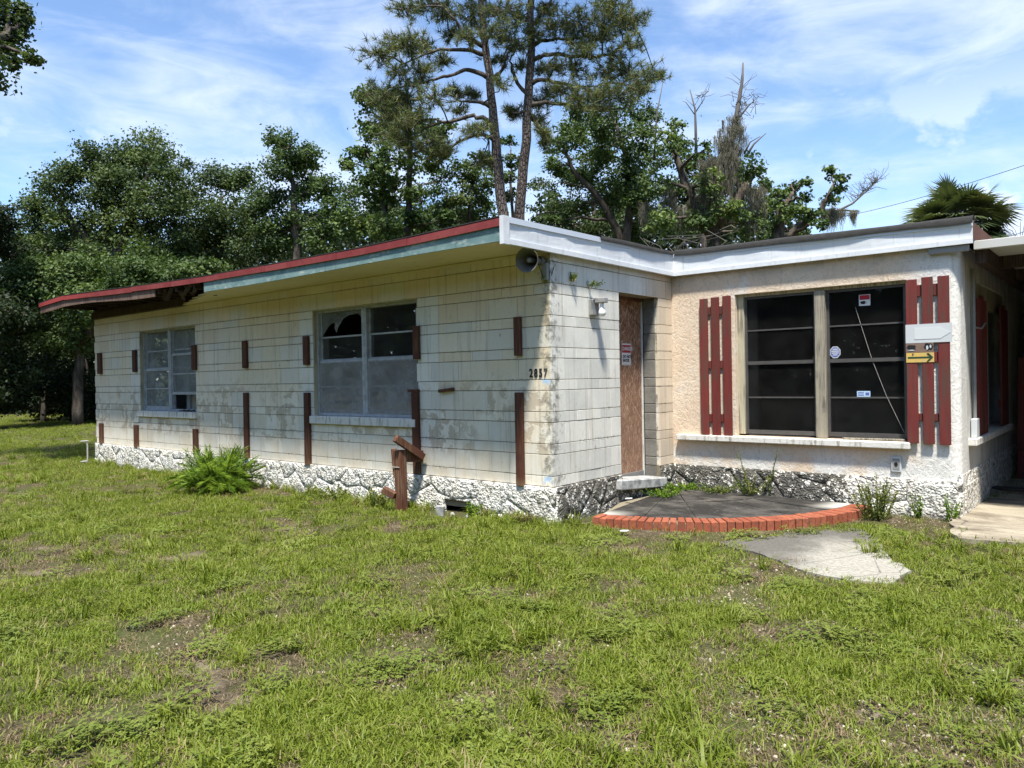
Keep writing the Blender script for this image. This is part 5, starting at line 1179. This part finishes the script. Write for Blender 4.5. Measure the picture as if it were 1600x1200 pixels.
# --- palm
def palm(label, px, py, D, seed):
    rng = np.random.default_rng(seed); c = at(px, py, D); base = np.array([c[0], c[1], G]); t = empty('cabbage_palm', label, 'palm', tuple(base))
    h = c[2]-G; MB().tube([(0, 0, -.1), (.05, 0, h*.5), (0, 0, h)], [.20, .17, .16], 10).build('trunk', M_BARK, t, smooth=True)
    V = []; F = []; T = []; st = MB(); k = 0
    for i in range(72):
        a = rng.uniform(0, 2*math.pi); e = math.asin(rng.uniform(-.55, .98)); d = np.array([math.cos(a)*math.cos(e), math.sin(a)*math.cos(e), math.sin(e)]); pl = rng.uniform(.55, .9); p0 = np.array([0, 0, h]); p1 = p0+d*pl
        st.tube([p0, p0+d*pl*.5+np.array([0, 0, .04]), p1], [.018, .014, .010], 4, False)
        s = unit(np.cross(d, np.array([0, 0, 1.])+rng.normal(size=3)*.25)); nrm = np.cross(s, d); tv = np.clip(.75-.35*(e < 0)-.2*rng.uniform(), 0, 1)
        for j in range(30):
            th = (j/29-.5)*math.radians(235); ld = unit(d*math.cos(th)+s*math.sin(th)); ln = rng.uniform(.52, .72)*(1-.22*abs(th)/2); drop = np.array([0, 0, -.16*ln*(1.2-e*.5)]); w = .024
            sd = unit(np.cross(ld, nrm))*w; m = p1+ld*ln*.6; V += [p1-sd*.3, p1+sd*.3, m+sd, m-sd, p1+ld*ln+drop-sd*.1, p1+ld*ln+drop+sd*.1]; F += [(k, k+1, k+2, k+3), (k+3, k+2, k+5, k+4)]; k += 6; T += [np.clip(tv+rng.normal()*.1, 0, 1)]*6
    st.build('petioles', L_PALM, t); link('fronds', np_mesh('fronds', V, F, L_PALM, T), t)
palm('cabbage palm with fan leaves behind the right end of the roof', 1500, 352, 19, 31)
# bare shrub tip at the right edge
p = at(1594, 372, 20); t = empty('bare_shrub', 'bare twiggy treetop at the right edge beside the palm', 'shrub', (p[0], p[1], G)); b = MB(); rng = np.random.default_rng(3); h = p[2]-G
b.tube([(0, 0, -.1), (.05, 0, h*.6), (0, 0, h)], [.06, .04, .015], 6)
for k in range(26): a = rng.uniform(0, 6.28); z_ = h-rng.uniform(-.1, .6); q = np.array([math.cos(a)*.3, math.sin(a)*.3, z_+rng.uniform(.1, .4)]); b.tube([(0, 0, z_-.2), q*np.array([.6, .6, 1])-np.array([0, 0, .08]), q], [.010, .007, .004], 3)
b.build('twigs', M_DEADWOOD, t)

# --- feathery shrub before the wall
def fern(label, loc, seed, n=130):
    rng = np.random.default_rng(seed); t = empty('feathery_shrub', label, 'shrub', loc); t.scale = (.86, .86, 1.); V = []; F = []; T = []; k = 0; st = MB()
    for i in range(n):
        a = rng.uniform(0, 2*math.pi); e = rng.uniform(.42, 1.5); ln = rng.uniform(.34, .52)*(1.05-.02*math.sin(e)); d0 = np.array([math.cos(a)*math.cos(e), math.sin(a)*math.cos(e), math.sin(e)])
        p = np.array([math.cos(a), math.sin(a), 0])*rng.uniform(0, .30); p[2] = rng.uniform(0, .10); pts = []; m = 18; d = d0.copy(); tv = rng.uniform(.1, .9)
        for j in range(m+1): pts.append(p.copy()); p = p+d*ln/m; d = unit(d+np.array([0, 0, -.105*math.cos(e)**.7*(.35+j/m)]))
        st.tube(pts[::5]+[pts[-1]], .004, 3, False)
        s = unit(np.cross(d0, np.array([0, 0, 1.])+rng.normal(size=3)*.4))
        for j in range(4, m):
            ax_ = unit(pts[j+1]-pts[j]); l2 = .120*math.sin(math.pi*(j-2)/(m+1))**.6+.02
            for sg in (-1, 1):
                dd = unit(ax_*.55+s*sg*.9+np.array([0, 0, .15])+rng.normal(size=3)*.10); w = unit(np.cross(dd, s+ax_*.2))*.0055; b_ = pts[j]; e_ = b_+dd*l2
                V += [b_-w*.4, b_+w*.4, b_+dd*l2*.55+w, e_, b_+dd*l2*.55-w]; F.append((k, k+1, k+2, k+3)); F.append((k, k+3, k+3, k+4)) if False else F.append((k+3, k+4, k, k+1)); k += 5; T += [np.clip(tv+rng.normal()*.12+.2*j/m-.1, 0, 1)]*5
    st.build('stems', L_FERN, t); link('fronds', np_mesh('fronds', V, F, L_FERN, T), t)
fern('bright green feathery shrub against the pale plinth at left', (-5.02, -.60, G), 4, 240)
# --- weeds
def weed(label, loc, hgt, n, spread, seed, m=None, leaf=.03, group=None, lean=None, dead=False, dense=26):
    rng = np.random.default_rng(seed); m = m or L_WEED; t = empty('weed', label, 'weed', tuple(loc), group); st = MB(); V = []; F = []; T = []; k = 0
    for i in range(n):
        a = rng.uniform(0, 6.28); b0 = np.array([math.cos(a), math.sin(a), 0])*spread*rng.uniform(0, .6); h = hgt*rng.uniform(.55, 1.); ld = np.array([math.cos(a)*spread*rng.uniform(.2, .8), math.sin(a)*spread*rng.uniform(.2, .8), h])
        if lean is not None: ld = ld+np.array(lean)*h
        pts = [b0+ld*u+np.array([0, 0, .0])+rng.normal(size=3)*.006 for u in np.linspace(0, 1, 6)]; st.tube(pts, [.0035, .003, .003, .0025, .002, .0012], 4, False); tv = rng.uniform(.1, .9)
        for j in range(dense):
            u = rng.uniform(.08, 1); p = b0+ld*u; d = unit(rng.normal(size=3)+np.array([0, 0, .4])); s = unit(np.cross(d, rng.normal(size=3)))*leaf*.20; l2 = leaf*rng.uniform(.6, 1.3)*(1.1-.4*u)
            V += [p, p+d*l2*.5+s, p+d*l2, p+d*l2*.5-s]; F.append((k, k+1, k+2, k+3)); k += 4; T += [np.clip(tv+rng.normal()*.15, 0, 1)]*4
    st.build('stems', m, t); link('leaves', np_mesh('leaves', V, F, m, T), t)
p = hit(1372, 812, 2, G); weed('tall yellowish weed clump at the right end of the brick edge', (p[0], p[1], G), .42, 40, .20, 1, dense=44)
p = hit(1196, 768, 2, G+.09); weed('brownish weed clump against the mouldy plinth behind the patio', (p[0]-.05, min(p[1], D_IN-.12), G+.09), .24, 20, .22, 2, dense=30)
weed('single weed stem leaning left against the stucco below the sill', (.98, D_IN-.09, G+.09), .50, 2, .015, 3, lean=(-.36, .02, 0), leaf=.022, dense=60)
weed('single weed stem leaning right against the stucco below the sill', (1.16, D_IN-.09, G+.09), .52, 2, .015, 4, lean=(.20, .02, 0), leaf=.022, dense=60)
p = hit(1052, 768, 2, G+.09); weed('low bright green weeds at the back corner of the patio', (.22, 2.16, G+.09), .09, 46, .26, 5, L_GRASS if False else L_FERN, .03, dense=16)
weed('low green weeds under the doorstep', (.26, 1.62, G+.09), .08, 36, .22, 6, L_FERN, .028, dense=14)
weed('low green weeds along the plinth left of the brown clump', (.62, 2.20, G+.09), .08, 36, .20, 16, L_WEED, .028, dense=14)
p = hit(1487, 815, 2, G); weed('small weed growing at the foot of the rounded stucco corner', (2.90, 2.28, G), .26, 9, .08, 7, L_FERN, .03)
weed('small weed before the white plinth left of the stucco corner', (2.62, 2.30, G), .24, 9, .09, 8, L_FERN, .03)
p = hit(812, 822, 2, G); weed('dry grey brown weed at the block corner', (p[0], p[1]+.05, G), .14, 30, .16, 9, L_DRY, .03, dense=16)
p = hit(560, 772, 2, G); weed('low green weed row at the plinth below the large window', (-3.1, -.14, G), .16, 26, .35, 10, L_WEED, .04)
weed('low green weed at the plinth left of the timber post', (-2.2, -.18, G), .20, 26, .24, 17, L_WEED, .04)
weed('green weed beside the crawl space vent', (-.90, -.17, G), .17, 14, .10, 18, L_FERN, .035)
weed('small yellow green sprig rooted in the block joint nearest the corner', (.006, .345, 1.975), .075, 12, .05, 11, L_WEED, .035, lean=(.3, 0, 0), dense=12)
weed('row of small yellow green sprigs rooted in the block joint', (.006, .66, 1.945), .045, 22, .17, 12, L_WEED, .03, lean=(.3, 0, 0), dense=8)
weed('tiny dark green sprig at the block corner below the loudspeaker', (-.05, -.008, 1.945), .05, 9, .05, 13, L_FERN, .025, lean=(0, -.3, 0), dense=8)

# ================================================================== lawn
def blades(n, R, h0, h1, w, lean, seed, segs=2):
    rng = np.random.default_rng(seed); a = rng.uniform(0, 6.283, n); rr = R*np.sqrt(rng.uniform(0, 1, n)); base = np.stack([np.cos(a)*rr, np.sin(a)*rr, np.full(n, -.006)], 1)
    b = rng.uniform(0, 6.283, n); h = rng.uniform(h0, h1, n); l = rng.uniform(.15, 1, n)*lean; dirn = np.stack([np.cos(b), np.sin(b), 0*b], 1); side = np.stack([-np.sin(b), np.cos(b), 0*b], 1)*w*.5*rng.uniform(.7, 1.3, (n, 1))
    up = np.array([0, 0, 1.]); p1 = base+dirn*(h*l*.35)[:, None]+up*(h*.62)[:, None]; p2 = base+dirn*(h*l*1.05)[:, None]+up*(h*(1-.45*l**1.5))[:, None]
    V = np.stack([base-side, base+side, p1-side*.8, p1+side*.8, p2-side*.12, p2+side*.12], 1).reshape(-1, 3); k = np.arange(n)[:, None]*6
    F = np.concatenate([k+np.array([0, 1, 3, 2]), k+np.array([2, 3, 5, 4])]); return V, F, np.repeat(rng.uniform(0, 1, n), 6)
def clover(n, R, seed):
    rng = np.random.default_rng(seed); V = []; F = []; T = []; k = 0
    for i in range(n):
        a = rng.uniform(0, 6.28); r_ = R*math.sqrt(rng.uniform()); p = np.array([math.cos(a)*r_, math.sin(a)*r_, rng.uniform(.012, .04)]); tv = rng.uniform()
        for j in range(3):
            b = a+j*2.094+rng.uniform(-.3, .3); d = np.array([math.cos(b), math.sin(b), rng.uniform(-.15, .35)]); s = np.array([-math.sin(b), math.cos(b), 0]); l = rng.uniform(.010, .019)
            V += [p, p+d*l*.6+s*l*.45, p+d*l, p+d*l*.6-s*l*.45]; F.append((k, k+1, k+2, k+3)); k += 4; T += [tv]*4
    return V, F, T
def scatter(name, label, cat, sources, P, rot, scl, tilt):
    col = bpy.data.collections.new(name+'_source')
    for i, me in enumerate(sources): col.objects.link(bpy.data.objects.new(f'{name}_tuft', me))
    me = bpy.data.meshes.new(name); me.vertices.add(len(P)); me.vertices.foreach_set('co', np.asarray(P, np.float32).ravel())
    for nm, ar in (('rx', tilt[:, 0]), ('ry', tilt[:, 1]), ('rz', rot), ('sc', scl)):
        a = me.attributes.new(nm, 'FLOAT', 'POINT'); a.data.foreach_set('value', np.asarray(ar, np.float32))
    o = link(name, me); tag(o, label, cat, kind='stuff')
    g = bpy.data.node_groups.new(name+'_scatter', 'GeometryNodeTree'); g.interface.new_socket('Geometry', in_out='INPUT', socket_type='NodeSocketGeometry'); g.interface.new_socket('Geometry', in_out='OUTPUT', socket_type='NodeSocketGeometry')
    N = g.nodes; Lk = g.links; gi = N.new('NodeGroupInput'); go = N.new('NodeGroupOutput'); ip = N.new('GeometryNodeInstanceOnPoints'); ci = N.new('GeometryNodeCollectionInfo'); ci.inputs[0].default_value = col; ci.inputs[1].default_value = True; ci.inputs[2].default_value = True
    def na(nm):
        q = N.new('GeometryNodeInputNamedAttribute'); q.data_type = 'FLOAT'; q.inputs[0].default_value = nm; return q.outputs[0]
    cx = N.new('ShaderNodeCombineXYZ'); Lk.new(na('rx'), cx.inputs[0]); Lk.new(na('ry'), cx.inputs[1]); Lk.new(na('rz'), cx.inputs[2])
    e2r = N.new('FunctionNodeEulerToRotation'); Lk.new(cx.outputs[0], e2r.inputs[0])
    ip.inputs['Pick Instance'].default_value = True
    Lk.new(gi.outputs[0], ip.inputs['Points']); Lk.new(ci.outputs[0], ip.inputs['Instance']); Lk.new(e2r.outputs[0], ip.inputs['Rotation']); Lk.new(na('sc'), ip.inputs['Scale']); Lk.new(ip.outputs[0], go.inputs[0])
    md = o.modifiers.new('scatter', 'NODES'); md.node_group = g; return o
def in_poly(x, y, poly):
    c = np.zeros(len(x), bool); n = len(poly)
    for i in range(n):
        (x0, y0), (x1, y1) = poly[i], poly[(i+1) % n]; k = ((y0 > y) != (y1 > y)) & (x < (x1-x0)*(y-y0)/(y1-y0+1e-12)+x0); c ^= k
    return c
PATH_P = [(1.70, .22), (1.84, .62), (2.08, 1.05), (2.28, 1.38), (2.44, 1.18), (2.54, .92), (2.62, .60), (2.80, .32), (2.94, .06), (2.94, -.12), (2.86, -.28), (2.70, -.34), (2.46, -.26), (2.24, -.12), (2.06, .04), (1.84, .10)]
def free(x, y, m=.0):
    hs = ((x < .03-m) & (y > -.035+m) & (x > -L_A-.02+m)) | ((y > D_IN-.03+m) & (x > -.1) & (x < W_C+.03-m)); pt = np.hypot(x, y-D_IN) < PR-.005-m; pt &= (x > 0) & (y < D_IN)
    dv = (x > 3.02+(fbm(x*2, y*2, 7)-.5)*.4+m) & (y > 1.52+(fbm(x*2.3, y*2, 9)-.5)*.5+m)
    vt = (np.hypot((x+1.24)/.34, (y+.12)/.22) < 1); return ~(vt | hs | pt | in_poly(x+(fbm(x*4, y*4, 61)-.5)*.34, y+(fbm(x*4+7, y*4, 62)-.5)*.34, PATH_P) | dv)
def bare(x, y):
    n = .62*fbm(x*.95+3, y*.95+1, 21, 4)+.38*fbm(x*2.6, y*2.6, 33, 3); k = sstep(7, 2.5, np.hypot(x-CAM[0], y-CAM[1]))*.10
    k = k+.14*np.exp(-((x-3.7)**2/.8+(y+2.2)**2/1.2))+.09*np.exp(-((x-1.0)**2/1.2+(y+3.6)**2/1.2))+.15*np.exp(-((x-2.35)**2/.20+(y+.22)**2/.10))+.20*np.exp(-((np.hypot(x, y-D_IN)-PR-.06)**2/.012))*(x > .3)
    return sstep(.533, .64, n+k)
VIEW = math.atan2(CF[1], CF[0])
def polar(N, rmin, rmax, ex, half, rng):      # radius pdf ~ r^ex
    u = rng.uniform(0, 1, N); a = ex+1; r_ = (rmin**a+(rmax**a-rmin**a)*u)**(1/a); th = VIEW+rng.uniform(-half, half, N); return CAM[0]+np.cos(th)*r_, CAM[1]+np.sin(th)*r_, r_
def lawn(name, label, cat, srcs, N, ex, rmin, rmax, keep, seed, s0, s1, grow=.018, tilt=.2, margin=0.):
    rng = np.random.default_rng(seed); x, y, r_ = polar(N, rmin, rmax, ex, math.radians(47), rng)
    k = free(x, y, margin) & (rng.uniform(0, 1, N) < keep(x, y, r_)); x, y, r_ = x[k], y[k], r_[k]; n = len(x)
    sc = rng.uniform(s0, s1, n)*(1+grow*np.maximum(r_-6, 0)); P = np.stack([x, y, gz(x, y)], 1)
    return scatter(name, label, cat, srcs, P, rng.uniform(0, 6.283, n), sc, rng.normal(size=(n, 2))*tilt)
tufts = [np_mesh('lawn_tuft', *blades(50, .085, .014, .052, .0044, 1.2, 100+i)[:2], L_GRASS, blades(50, .085, .014, .052, .0044, 1.2, 100+i)[2]) for i in range(5)]
lawn('grass', 'short patchy green lawn grass', 'grass', tufts, 86000, -.55, 1.0, 46, lambda x, y, r_: (1-.90*bare(x, y))*np.clip(.45+.9*fbm(x*.5, y*.5, 44), .5, 1), 1, .75, 1.3)
tall = [np_mesh('tall_tuft', *blades(30, .035, .06, .15, .0062, 1.1, 200+i)[:2], L_GRASS, blades(30, .035, .06, .15, .0062, 1.1, 200+i)[2]) for i in range(4)]
wall_edge = lambda x, y: np.exp(-(np.minimum(np.where((x < .1) & (x > -L_A), np.abs(y+.08), 9), np.where((y > 0) & (y < 1.2), np.abs(x-.10), 9))/.12)**2)
lawn('tall_grass', 'longer arching grass tufts standing out of the lawn', 'grass', tall, 30000, .05, 1.0, 26, lambda x, y, r_: np.clip(sstep(.50, .68, fbm(x*1.3+9, y*1.3, 55))*.26+.02+1.*wall_edge(x, y), 0, 1)*(1-.5*bare(x, y)), 2, .7, 1.25, .012)
clv = [np_mesh('clover_patch', *clover(60, .11, 300+i)[:2], L_CLOVER, clover(60, .11, 300+i)[2]) for i in range(3)]
lawn('clover', 'low clover and creeping weeds between the grass', 'ground cover', clv, 3500, .0, 1.0, 12, lambda x, y, r_: .10+sstep(.50, .74, fbm(x*2.7+4, y*2.7+8, 66))*.35, 3, .8, 1.4)
dry = [np_mesh('thatch', *blades(26, .09, .008, .03, .0036, 2.6, 400+i)[:2], L_DRY, blades(26, .09, .008, .03, .0036, 2.6, 400+i)[2]) for i in range(3)]
lawn('dry_thatch', 'dry brown grass stems lying on the bare patches', 'dead grass', dry, 30000, .0, 1.0, 20, lambda x, y, r_: .12+.6*bare(x, y), 4, .8, 1.3, tilt=.15)
pb = []
for i in range(4):
    bm = bmesh.new(); bmesh.ops.create_icosphere(bm, subdivisions=1, radius=.008)
    for v_ in bm.verts: v_.co = Vector((v_.co.x*(1+.4*random.random()), v_.co.y*(1+.3*random.random()), v_.co.z*.6))
    me = bpy.data.meshes.new('pebble'); bm.to_mesh(me); bm.free(); me.materials.append(M_PEBBLE); pb.append(me)
lawn('gravel', 'pale limestone pebbles showing in the bare patches', 'gravel', pb, 34000, .0, 1.0, 9, lambda x, y, r_: bare(x, y)**1.5*sstep(.46, .6, fbm(x*.8+1, y*.8+5, 77))*.6, 5, .4, 1.2, 0, .5)
